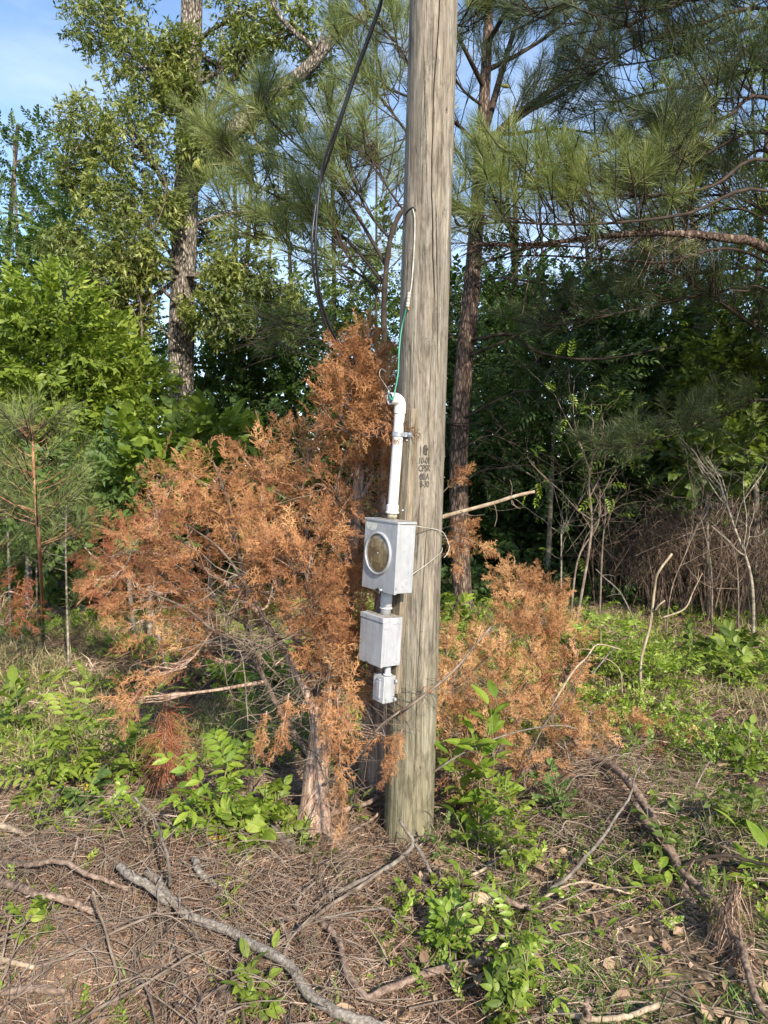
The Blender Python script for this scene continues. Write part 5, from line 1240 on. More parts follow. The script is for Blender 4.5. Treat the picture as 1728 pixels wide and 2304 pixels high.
M['stemdark'] = barkmat('dull_cedar_stem', [(.045, .032, .027), (.10, .074, .060), (.19, .15, .125)], (40, 40, 40), 1, .5)
def dead_cedars():
    rng = np.random.default_rng(77)
    b0 = G(703, 1885)
    st = [([b0 - (0, 0, .08), P(712, 1740, 3.2), P(728, 1620, 3.25), P(748, 1540, 3.3), P(772, 1400, 3.4), P(795, 1200, 3.5), P(815, 1000, 3.55), P(822, 850, 3.6), P(830, 740, 3.6)], .066, .007),
          ([P(722, 1660, 3.2), P(700, 1580, 3.25), P(650, 1480, 3.3), P(590, 1390, 3.4), P(520, 1320, 3.5), P(420, 1260, 3.6), P(300, 1240, 3.7)], .026, .006),
          ([P(712, 1720, 3.2), P(655, 1640, 3.25), P(610, 1560, 3.3), P(560, 1440, 3.4), P(545, 1300, 3.5), P(520, 1150, 3.55), P(480, 1040, 3.6)], .022, .006),
          ([P(735, 1600, 3.25), P(690, 1500, 3.4), P(640, 1360, 3.55), P(600, 1230, 3.7), P(590, 1100, 3.8), P(600, 990, 3.85)], .026, .006),
          ([P(750, 1530, 3.3), P(740, 1400, 3.5), P(700, 1260, 3.6), P(680, 1120, 3.7), P(700, 1000, 3.75)], .022, .006),
          ([P(740, 1580, 3.2), P(710, 1420, 3.15), P(690, 1300, 3.15), P(640, 1180, 3.2)], .014, .004),
          ([P(620, 1460, 3.3), P(500, 1430, 3.2), P(420, 1370, 3.2), P(330, 1330, 3.2)], .012, .004),
          ([P(760, 1480, 3.4), P(700, 1330, 3.6), P(640, 1190, 3.7), P(560, 1130, 3.7)], .016, .005), ([P(790, 1300, 3.5), P(740, 1200, 3.5), P(760, 1080, 3.45), P(800, 950, 3.45)], .014, .004), ([P(640, 1470, 3.3), P(560, 1330, 3.2), P(500, 1240, 3.2), P(420, 1180, 3.3)], .012, .004),
          ([P(800, 1180, 3.5), P(760, 1120, 3.5), P(710, 1090, 3.5), P(690, 1150, 3.4)], .012, .004),
          ([P(545, 1400, 3.4), P(430, 1330, 3.5), P(360, 1290, 3.6), P(330, 1200, 3.6)], .010, .004)]
    bl = blobs([(828, 780, 3.5, 38, 0.90), (800, 830, 3.45, 45, 1.10), (790, 880, 3.4, 50, 1.10), (845, 880, 3.4, 45, 1.00), (770, 930, 3.45, 60, 1.20), (835, 960, 3.4, 50, 1.20), (850, 1020, 3.5, 40, 0.80), (830, 980, 3.6, 60, 0.90), (700, 1018, 3.8, 70, 0.90), (620, 1038, 3.85, 70, 0.64), (560, 1058, 3.85, 55, 0.48), (480, 1078, 3.7, 65, 0.64), (400, 1068, 3.75, 50, 0.48),
                (370, 1108, 3.7, 40, 0.32), (760, 1078, 3.5, 70, 0.90), (840, 1070, 3.5, 45, 0.60), (680, 1108, 3.7, 75, 0.72), (590, 1138, 3.7, 75, 0.72), (500, 1158, 3.6, 80, 0.80), (420, 1178, 3.6, 70, 0.64), (340, 1178, 3.6, 45, 0.28), (840, 1170, 3.7, 50, 0.60), (760, 1160, 3.3, 60, 0.70), (690, 1160, 3.4, 65, 0.56),
                (600, 1190, 3.5, 80, 0.72), (510, 1210, 3.4, 80, 0.72), (420, 1220, 3.5, 80, 0.72), (330, 1230, 3.7, 75, 0.50), (250, 1300, 3.8, 55, 0.33), (260, 1250, 4.0, 50, 0.22), (700, 1250, 3.2, 65, 0.70), (780, 1250, 3.4, 55, 0.60), (620, 1290, 3.2, 80, 0.72), (530, 1310, 3.4, 75, 0.64), (430, 1310, 3.4, 80, 0.72), (340, 1330, 3.4, 70, 0.44),
                (780, 1340, 3.3, 55, 0.90), (770, 1430, 3.25, 50, 0.90), (780, 1500, 3.3, 45, 0.80), (700, 1350, 3.1, 60, 0.90), (730, 1430, 3.1, 45, 0.70), (640, 1250, 3.15, 60, 0.64), (480, 1400, 3.3, 60, 0.40), (390, 1410, 3.4, 70, 0.48), (310, 1400, 3.5, 55, 0.28), (590, 1380, 3.5, 55, 0.40), (760, 1430, 3.2, 50, 0.60), (800, 1500, 3.4, 40, 0.40), (740, 1500, 3.15, 45, 0.50), (440, 1470, 3.4, 45, 0.24),
                (300, 1570, 3.2, 38, 0.19), (340, 1520, 3.2, 35, 0.17), (880, 940, 3.05, 26, 0.22), (760, 1570, 3.0, 35, 0.35), (860, 1650, 2.98, 14, 0.12)])
    hang = [([P(758, 1560, 2.95), P(762, 1640, 2.92), P(765, 1720, 2.9), P(770, 1800, 2.88), P(768, 1870, 2.87)], 46), ([P(745, 1540, 2.95), P(735, 1620, 2.9), P(750, 1690, 2.9)], 22),
            ([P(650, 1560, 3.1), P(640, 1620, 3.0), P(625, 1690, 2.98)], 20), ([P(600, 1600, 3.0), P(590, 1650, 2.95), P(580, 1690, 2.94)], 14), ([P(420, 1500, 3.2), P(340, 1530, 3.15), P(290, 1590, 3.1), P(275, 1650, 3.1)], 26),
            ([P(905, 1640, 2.95), P(890, 1690, 2.93), P(872, 1740, 2.93)], 20), ([P(780, 1600, 2.97), P(790, 1650, 2.95), P(800, 1680, 2.95)], 10)]
    root, sp = cedar('cedar_tree', 'big dead cedar with rust-orange foliage left of the pole', st, bl, 5, 'cedar', dens=47, size=.74, hang=hang)
    # dead bare twigs in the lower interior
    g = Geo()
    for _ in range(330):
        s = sp[rng.integers(0, len(sp))][0]; p = interp_path(s, rng.uniform(.02, .45)); d = nrm(rng.normal(0, 1, 3) * (1, .8, .6) + (0, -.15, .05)); L = rng.uniform(.12, .5)
        q = [p, p + d * L * .35 + rng.normal(0, .015, 3), p + d * L * .7 + rng.normal(0, .03, 3) - (0, 0, .03), p + d * L + rng.normal(0, .05, 3) - (0, 0, .06)]
        g.tube(spline(q, 8), np.linspace(rng.uniform(.0015, .004), .0008, 10)[:len(spline(q, 8))], 4, cap=False)
        if rng.uniform() < .6:
            e = q[2] + nrm(rng.normal(0, 1, 3)) * L * .4; g.tube([q[2], (q[2] + e) / 2 + rng.normal(0, .01, 3), e], [.0016, .0012, .0007], 3, cap=False)
    g.build('bare_twigs', M['twig'], root)
    # second stem behind the pole
    root = thing('cedar_tree', 'dark cedar trunk with stringy bark standing between the dead cedar and the pole', 'dead tree')
    g = Geo(); s = spline([gp(838, 3.55) - (0, 0, .05), P(838, 1780, 3.55), P(842, 1640, 3.55), P(850, 1520, 3.6), P(858, 1400, 3.65), P(862, 1250, 3.7), P(858, 1100, 3.7)], 30)
    g.tube(s, np.linspace(.088, .02, len(s)), 16); g.build('trunk', M['cedarbark'], root, smooth=True)
    g = Geo(); gf = Geo()
    for pts in ([P(850, 1600, 3.5), P(900, 1600, 3.02), P(960, 1560, 3.0), P(1020, 1510, 3.05), P(1070, 1450, 3.2), P(1105, 1410, 3.3)], [P(720, 1770, 3.15), P(790, 1720, 3.1), P(850, 1640, 3.0), P(900, 1600, 2.98)]):
        s = spline(pts, 20); g.tube(s, np.linspace(.007, .004, len(s)), 6)
        for _ in range(30):
            p = interp_path(s, rng.uniform(.1, 1)); e = p + nrm(rng.normal(0, 1, 3)) * rng.uniform(.05, .22); g.tube([p, (p + e) / 2 + rng.normal(0, .01, 3), e], [.0016, .0012, .0007], 3, cap=False)
    q = np.array([P(*x) for x in ((948, 1545, 3.0), (955, 1552, 3.0), (900, 1590, 3.0), (1060, 1075, 5), (890, 1660, 2.97))])
    put(gf, T['cedar'], q[[0, 1, 2, 4]], nrm(rng.normal(0, 1, (4, 3))), rng, .4)
    g.build('branch', M['twig'], root, smooth=True); gf.build('foliage', [M['cedar']], root)
    # sprigs that show to the right of the pole
    root = thing('cedar_sprig', 'small rust cedar sprigs in front of the reddish pine trunk', 'dead branch'); g = Geo(); gf = Geo()
    for (x, y, ex, ey) in ((1000, 1110, 1050, 1060), (1000, 1180, 1060, 1190), (1000, 1200, 1040, 1240), (1000, 1190, 1100, 1245), (1000, 1230, 1030, 1280)):
        s = spline([P(x - 20, y + 15, 3.5), P((x + ex) / 2, (y + ey) / 2 - 6, 3.45), P(ex, ey, 3.4)], 8); g.tube(s, np.linspace(.003, .0012, len(s)), 4)
        q = [interp_path(s, t) for t in np.linspace(.3, 1, 16)]; put(gf, T['cedar'], q, nrm(np.tile(s[-1] - s[0], (16, 1)) * 3 + rng.normal(0, .35, (16, 3))), rng, .42, .3, 1.5)
        g.build('twig', M['twig'], root); g = Geo()
    gf.build('foliage', [M['cedar']], root)

    # felled cedar top on the right
    st = [([G(1560, 2050), G(1500, 1925) + (0, 0, .05), G(1400, 1800) + (0, 0, .12), P(1310, 1690, 3.75), P(1240, 1560, 4.0), P(1195, 1430, 4.15), P(1170, 1300, 4.2)], .024, .006),
          ([P(1290, 1660, 3.8), P(1180, 1600, 3.9), P(1080, 1530, 3.9), P(1000, 1500, 3.9)], .014, .004), ([P(1270, 1620, 3.9), P(1300, 1520, 4.0), P(1290, 1420, 4.1)], .012, .004),
          ([G(1148, 1812), P(1220, 1760, 3.45), P(1290, 1725, 3.6)], .018, .014), ([P(1180, 1420, 4.1), P(1110, 1470, 3.9), P(1050, 1530, 3.7)], .008, .003), ([P(1200, 1560, 3.9), P(1130, 1680, 3.6), P(1080, 1740, 3.4)], .009, .003),
          ([G(1160, 1830) + (0, 0, .12), P(1220, 1640, 3.5), P(1270, 1570, 3.6), P(1330, 1470, 3.7)], .007, .003)]
    bl = blobs([(1150, 1310, 4.2, 38, 0.45), (1200, 1320, 4.2, 42, 0.50), (1240, 1350, 4.2, 38, 0.45), (1160, 1370, 4.15, 55, 0.70), (1220, 1390, 4.15, 50, 0.50), (1120, 1430, 4.1, 60, 0.70), (1190, 1450, 4.1, 60, 0.70), (1280, 1440, 4.1, 48, 0.60), (1040, 1470, 4.0, 50, 0.60), (1110, 1510, 3.9, 65, 0.80), (1190, 1530, 3.9, 65, 0.80), (1270, 1520, 3.95, 55, 0.60),
                (1020, 1540, 3.8, 50, 0.60), (1080, 1590, 3.7, 60, 0.70), (1160, 1610, 3.7, 65, 0.44), (1240, 1610, 3.75, 60, 0.39), (1310, 1610, 3.8, 45, 0.28), (1030, 1640, 3.6, 50, 0.28), (1110, 1680, 3.5, 55, 0.33), (1190, 1680, 3.5, 55, 0.33), (1270, 1670, 3.6, 50, 0.28), (1340, 1650, 3.8, 35, 0.17), (1090, 1750, 3.3, 40, 0.19), (1180, 1740, 3.4, 40, 0.22), (1020, 1730, 3.3, 35, 0.17), (1010, 1410, 4.2, 35, 0.25), (1330, 1600, 3.8, 35, 0.20), (1050, 1790, 3.2, 28, 0.11), (990, 1600, 3.3, 28, 0.20)])
    cedar('cedar_tree', 'felled dead cedar top with tan-orange foliage lying right of the pole', st, bl, 9, 'cedar2', dens=80, bark='brownlog', size=.62)
    cedar('cedar_branch', 'small rust-orange cedar branch lying on the straw at the right', [([G(1380, 1660), G(1500, 1690) + (0, 0, .05), G(1600, 1700)], .008, .003)], blobs([(1430, 1645, 4.15, 40, .4), (1490, 1665, 4.1, 45, .5), (1550, 1680, 4.05, 35, .3), (1440, 1700, 3.95, 35, .25)]), 19, 'cedar2', dens=90, size=.55)
    cedar('cedar_branch', 'dark rust dead bough behind the left saplings', [([gp(380, 5.6), P(320, 1330, 5.6), P(220, 1260, 5.6), P(190, 1230, 5.6)], .02, .006)], blobs([(230, 1250, 5.4, 60, .8), (300, 1220, 5.4, 60, .8), (350, 1190, 5.4, 45, .5), (240, 1330, 5.4, 45, .6), (290, 1320, 5.4, 60, .8), (360, 1300, 5.4, 60, .8), (250, 1290, 5.4, 35, .4)]), 23, 'rust', dens=42, size=.8)
    cedar('cedar_branch', 'small rust dead bough at the far left edge behind the reddish sapling', [([gp(-40, 5.4), P(0, 1350, 5.4), P(60, 1340, 5.4)], .015, .005)], blobs([(10, 1340, 5.4, 50, .6), (70, 1370, 5.3, 40, .4), (20, 1400, 5.2, 40, .4)]), 24, 'rust', dens=34, size=.8)
dead_cedars()
# ================================================================== GROUND LITTER
def gnormal(x, y, e=.02):
    dx = (gz(x + e, y) - gz(x - e, y)) / (2 * e); dy = (gz(x, y + e) - gz(x, y - e)) / (2 * e)
    return nrm(np.stack([-dx, -dy, np.ones_like(dx)], -1))
def scatter_xy(rng, n, y0, y1, pw=1.0, half=.62):
    y = y0 + (y1 - y0) * rng.uniform(0, 1, n) ** pw; x = rng.uniform(-1, 1, n) * (y * half + .25)
    return x, y
def strands(rng, x, y, L0, L1, w, tilt, lift, tone, heading=None):
    """thin bent needles, twigs or blades lying on or standing in the ground"""
    n = len(x); a = rng.uniform(0, 2 * math.pi, n) if heading is None else heading
    L = rng.uniform(L0, L1, n); t = np.abs(rng.normal(0, tilt, n)); z = gz(x, y) + rng.uniform(0, 1, n) ** 2 * lift
    d = np.stack([np.cos(a) * np.cos(t), np.sin(a) * np.cos(t), np.sin(t)], -1)
    p = np.stack([x, y, z], -1); b = rng.normal(0, .10, (n, 3)); b[:, 2] = np.abs(b[:, 2]) * .3
    m_ = p + d * (L * .5)[:, None] + b * L[:, None]; e = p + d * L[:, None]
    for q in (m_, e): q[:, 2] = np.maximum(q[:, 2], gz(q[:, 0], q[:, 1]) + .002)
    up = np.array((0, 0, 1.0)); s_ = nrm(np.cross(d, up + rng.normal(0, .6, (n, 3)))) * (w * rng.uniform(.6, 1.4, n) / 2)[:, None]
    v = np.stack([p - s_, p + s_, m_ + s_, m_ - s_, e], 1).reshape(-1, 3); o = np.arange(n) * 5
    g = Geo(); g.add(v, quads=np.stack([o, o + 1, o + 2, o + 3], -1), rnd=tone)
    g.f[3].append(np.stack([o + 3, o + 2, o + 4], -1)); g.r[3].append(np.asarray(tone)); g.m[3].append(np.zeros(n, int))
    return g
def litter():
    rng = np.random.default_rng(90)
    def dens_keep(x, y, f): return rng.uniform(0, 1, len(x)) < f(x, y)
    # pine straw, thick in front, thinner behind
    x, y = scatter_xy(rng, 150000, 1.7, 5.2, .85)
    bare = np.clip(vnoise(x, y, .35, 41) * 1.5 - .2, 0.08, 1) * np.where((x > .35) & (y < 3.0), .50, 1) * np.where((x > .8) & (y < 2.5), .35, 1)
    k = rng.uniform(0, 1, len(x)) < bare; x, y = x[k], y[k]
    hd = rng.uniform(0, 2 * math.pi, len(x)); lay = (vnoise(x, y, .30, 61) * 9); hd = np.where(rng.uniform(0, 1, len(x)) < .28, lay + rng.normal(0, .5, len(x)), hd)
    tone = np.clip(.5 + (vnoise(x, y, .16, 42) - .5) * .9 + rng.normal(0, .24, len(x)), 0, 1)
    g = strands(rng, x, y, .03, .13, .0024, .16, .022, tone, hd)
    tag(g.build('pine_straw', M['straw']), 'thick layer of brown pine needles on the foreground soil', kind='stuff')
    for (cx, cy_, rr_, n) in ((p_lo[0], p_lo[1], .135, 2600), (G(703, 1885)[0], G(703, 1885)[1], .10, 1800)):
        a = rng.uniform(0, 6.28, n); rad = rr_ + np.abs(rng.normal(0, .06, n)); x = cx + np.cos(a) * rad; y = cy_ + np.sin(a) * rad
        tag(strands(rng, x, y, .03, .12, .0026, .35, .03, np.clip(rng.normal(.5, .25, n), 0, 1), a + 1.57 + rng.normal(0, .7, n)).build('pine_straw', M['straw']), 'brown needles banked round the foot of a trunk', kind='stuff')
    # heaps with longer straw
    for (cx, cy_, sx, sy, n, m, hgt, lab, hdm) in ((-1.05, 2.75, .50, .30, 11000, 'straw2', .045, 'matted heap of brown pine straw and twigs at the lower left', -.4), (-.62, 2.25, .34, .28, 6500, 'straw2', .035, 'tangle of dry reddish needles in the lower left corner', 1.2), (1.07, 3.55, .22, .30, 7000, 'straw', .07, 'heap of pale dry grass and twigs right of the felled cedar', -1.2)):
        x = cx + rng.normal(0, sx, n); y = cy_ + rng.normal(0, sy, n)
        hd = hdm + (vnoise(x, y, .22, 71) - .5) * 5 + rng.normal(0, .7, n)
        g = strands(rng, x, y, .06, .20, .0024, .17, hgt, np.clip(rng.normal(.5, .24, n), 0, 1), hd)
        tag(g.build('straw_heap', M[m]), lab, kind='stuff')
    # mid and far straw
    x, y = scatter_xy(rng, 80000, 4.6, 12, 1.2)
    tone = np.clip(.4 + (vnoise(x, y, .5, 43) - .5) * .9 + rng.normal(0, .2, len(x)), 0, 1)
    tag(strands(rng, x, y, .08, .22, .006, .22, .04, tone).build('forest_litter', M['straw']), 'brown needles and bits on the ground towards the trees', kind='stuff')
    # dead broad leaves
    g = Geo(); lt = [leaf(.07, .045, .5, -.25, seg=3).tmpl(), leaf(.06, .05, -.4, .3, seg=3).tmpl(), leaf(.09, .05, .7, .5, seg=3).tmpl()]
    x, y = scatter_xy(rng, 2600, 1.8, 6, 1.1); p = np.stack([x, y, gz(x, y) + rng.uniform(.004, .03, len(x))], -1)
    a = rng.uniform(0, 2 * math.pi, len(x)); put(g, lt, p, np.stack([np.cos(a), np.sin(a), rng.normal(.1, .25, len(x))], -1), rng, .58, .4, .8)
    tag(g.build('dead_leaves', M['litter']), 'curled tan dead leaves scattered over the straw', kind='stuff')
    # thin sticks
    g = Geo()
    x, y = scatter_xy(rng, 2600, 1.8, 5.5, 1.0); heads = rng.uniform(0, 2 * math.pi, len(x))
    for xi, yi, a in zip(x, y, heads):
        L = rng.uniform(.05, .5) * rng.uniform(.4, 1); p = np.array((xi, yi, float(gz(xi, yi)) + rng.uniform(.003, .04))); t = rng.normal(.04, .12)
        d = np.array((math.cos(a), math.sin(a), t)); q = p + d * L * .5 + rng.normal(0, .05, 3) * L; e = p + d * L + rng.normal(0, .05, 3) * L
        q[2] = max(q[2], float(gz(q[0], q[1])) + .003); e[2] = max(e[2], float(gz(e[0], e[1])) + .003)
        r = rng.uniform(.0012, .0042); g.tube([p, q, e], [r, r * .8, r * .5], 4, cap=False)
    tag(g.build('loose_twigs', M['twig']), 'small broken twigs strewn over the foreground', kind='stuff')
    for (x0, x1, y0, y1, n, lab) in ((-1.75, -.15, 2.05, 2.95, 1250, 'tangle of thin curved dead twigs over the lower left heap'), (.65, 1.45, 2.9, 4.0, 330, 'tangle of thin curved twigs over the heap at right'), (-.9, 1.0, 2.9, 3.9, 300, 'thin curved dead twigs round the foot of the pole and cedar')):
        g = Geo()
        for _ in range(n):
            xi, yi = rng.uniform(x0, x1), rng.uniform(y0, y1); a = rng.uniform(0, 6.28); L = rng.uniform(.07, .42); hh = rng.uniform(.01, .17) * (L / .4); k = rng.normal(0, .38)
            pts = []
            for j in range(5):
                f = j / 4; xx = xi + math.cos(a + k * f) * L * f + rng.normal(0, .05) * L; yy = yi + math.sin(a + k * f) * L * f
                pts.append((xx, yy, float(gz(xx, yy)) + .008 + hh * math.sin(math.pi * min(1, f * rng.uniform(.75, 1.1)))))
            s = spline(pts, 8); r = rng.uniform(.0008, .0026) if rng.uniform() < .9 else rng.uniform(.003, .0055); g.tube(s, np.linspace(r, r * .45, len(s)), 4, cap=False)
            if rng.uniform() < .5:
                p = s[len(s) // 2]; e = p + nrm(rng.normal(0, 1, 3) + (0, 0, .2)) * L * .3; g.tube([p, e], [r * .6, r * .3], 3, cap=False)
        tag(g.build('twig_tangle', M['twig']), lab, kind='stuff')
    # wood chips / clods
    g = Geo(); lt = [leaf(.03, .022, .3, .2, seg=1).tmpl()]
    x, y = scatter_xy(rng, 9000, 1.8, 5, 1.0); p = np.stack([x, y, gz(x, y) + rng.uniform(.002, .012, len(x))], -1)
    a = rng.uniform(0, 2 * math.pi, len(x)); put(g, lt, p, np.stack([np.cos(a), np.sin(a), rng.normal(.1, .4, len(x))], -1), rng, .6, .6, 1.2)
    tag(g.build('wood_chips', M['litter']), 'bark crumbs and wood chips over the soil', kind='stuff')

    # green ground cover
    g = Geo(); n = 21000; x, y = scatter_xy(rng, n, 3.6, 10.5, 1.15)
    f = np.clip(vnoise(x, y, .55, 51) * 2.2 - .65, 0, 1) * np.where(x > .5, 1.0, np.where(y > 6, .9, .45)) * np.clip((y - 3.4) / .9, 0, 1)
    k = rng.uniform(0, 1, n) < f; x, y = x[k], y[k]
    p = np.stack([x, y, gz(x, y) + rng.uniform(.0, .10, len(x))], -1); a = rng.uniform(0, 2 * math.pi, len(x))
    tone = np.clip(.5 + (vnoise(x, y, .5, 52) - .5) * .9 + rng.normal(0, .18, len(x)), 0, 1)
    put(g, T['small'], p, nrm(np.stack([np.cos(a), np.sin(a), rng.uniform(.1, 1.3, len(x))], -1)), rng, .46, .4, .8, rnd=tone)
    tag(g.build('ground_cover', [M['fresh'], M['darktwig']]), 'patchy low green seedlings over the middle ground', kind='stuff')
    g = Geo(); n = 5200; x, y = scatter_xy(rng, n, 1.9, 4.6, 1.0)
    k = rng.uniform(0, 1, n) < np.clip(vnoise(x, y, .3, 53) * 2.4 - 1.1, 0, 1) * np.where(x > 0, .55, .35); x, y = x[k], y[k]
    p = np.stack([x, y, gz(x, y) + rng.uniform(.0, .03, len(x))], -1); a = rng.uniform(0, 2 * math.pi, len(x))
    put(g, T['small'], p, nrm(np.stack([np.cos(a), np.sin(a), rng.uniform(.1, 1.6, len(x))], -1)), rng, .36, .4, .8)
    tag(g.build('tiny_seedlings', [M['fresh'], M['darktwig']]), 'tiny green seedlings between the straw in front', kind='stuff')
    # grass
    x, y = scatter_xy(rng, 120000, 3.8, 10, 1.0)
    k = rng.uniform(0, 1, len(x)) < np.clip(vnoise(x, y, .7, 54) * 2.4 - .45, 0, 1) * np.where(x < -.3, 1.0, .6); x, y = x[k], y[k]
    tag(strands(rng, x, y, .06, .20, .0042, .7, .02, np.clip(rng.normal(.5, .28, len(x)), 0, 1)).build('dry_grass', M['drygrass']), 'pale half-dry grass behind the dead cedar', kind='stuff')
    x, y = scatter_xy(rng, 52000, 1.9, 5.0, 1.0)
    k = rng.uniform(0, 1, len(x)) < np.clip(vnoise(x, y, .25, 55) * 2.6 - 1.1, 0, 1) * np.where(x > .25, 1.0, .2); x, y = x[k], y[k]
    tag(strands(rng, x, y, .04, .13, .0045, .6, .0, np.clip(rng.normal(.42, .28, len(x)), 0, 1)).build('green_grass', M['grass']), 'short green grass blades in front at the right', kind='stuff')
    # undergrowth at the foot of the trees, shade put into its leaf colour
    g = Geo(); n = 3400; y = rng.uniform(8.6, 14, n); x = rng.uniform(-.62, .62, n) * y
    k = (x > -.2) | (y > 9.5); x, y = x[k], y[k]
    z = gz(x, y) + rng.uniform(0, 1, len(x)) ** 1.3 * (.25 + 1.5 * np.clip((y - 9.2) / 1.5, 0, 1)) * (.5 + .8 * vnoise(x, y, .9, 66)); a = rng.uniform(0, 2 * math.pi, len(x))
    put(g, T['broad'] + T['small'], np.stack([x, y, z], -1), nrm(np.stack([np.cos(a), np.sin(a), rng.uniform(.0, 1., len(x))], -1)), rng, 1.25, .35, .8)
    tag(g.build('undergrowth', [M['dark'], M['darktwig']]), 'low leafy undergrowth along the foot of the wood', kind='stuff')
M['straw2'] = leafmat('reddish_straw', [(.060, .036, .026), (.16, .098, .070), (.29, .19, .14), (.54, .41, .32)], .08, .7, .3, tcol=1.0)
litter()

# ================================================================== PLANTS
def plant(lab, base, h, nst, kind, mt, seed, lean=(0, 0), size=1.0, spread=.28, per=7, name='seedling', group='green seedlings on the clearing floor', cat='plant', r0=.0035, up=.25, t0=.2):
    rng = np.random.default_rng(seed); root = thing(name, lab, cat, group=group); gs, gl = Geo(), Geo(); base = np.asarray(base, float)
    for k in range(nst):
        a = rng.uniform(0, 2 * math.pi); L = h * rng.uniform(.6, 1.0) if k else h
        tip = base + np.array((math.cos(a) * spread * h * rng.uniform(.3, 1) * (nst > 1) + lean[0], math.sin(a) * spread * h * rng.uniform(.3, 1) * (nst > 1) + lean[1], L))
        b = base + np.array((rng.normal(0, .01), rng.normal(0, .01), -.02))
        s = spline([b, (b + tip) / 2 + rng.normal(0, .05, 3) * h, tip], 10); gs.tube(s, np.linspace(r0, r0 * .35, len(s)), 5, cap=False)
        q, d = [], []; a0 = rng.uniform(0, 6.28)
        for i in range(per):
            t = t0 + (1 - t0) * (i / max(1, per - 1)); a = a0 + i * 2.4; q.append(interp_path(s, min(t, .999)))
            d.append(nrm(np.array((math.cos(a), math.sin(a), up + .9 * (t ** 3)))))
        put(gl, T[kind], q, d, rng, size, .22, .35, rnd=np.clip(rng.normal(.55, .2, len(q)), 0, 1))
    gs.build('stems', M['stem'], root, smooth=True); gl.build('leaves', [M[mt], M['stem']], root)
    return root
M['stem'] = plain('green_stem', (.16, .20, .07), .6, vs=30, col2=(.20, .13, .07))
def t_single(rng, L=.10, w=.045, seg=5):
    g = Geo(); g.tube([(0, 0, 0), (0, .018, .002)], .0012, 3, mat=1, cap=False); leaf(L, w, .22, rng.uniform(.15, .5), seg, rng.uniform(0, 1), g, (0, .015, 0)); return g.tmpl()
T['single'] = [t_single(R) for _ in range(6)]
T['pair'] = [t_twig(R, 6, .075, .036, .09, seg=4, droop=.35) for _ in range(5)]
T['compn'] = [t_compound(R, int(R.choice([7, 9, 11])), .20, .075, .027, seg=3) for _ in range(6)]
T['tinyp'] = [t_twig(R, 8, .036, .022, .09, seg=2) for _ in range(4)]
T['lance'] = [t_single(R, .13, .014, 4) for _ in range(4)]
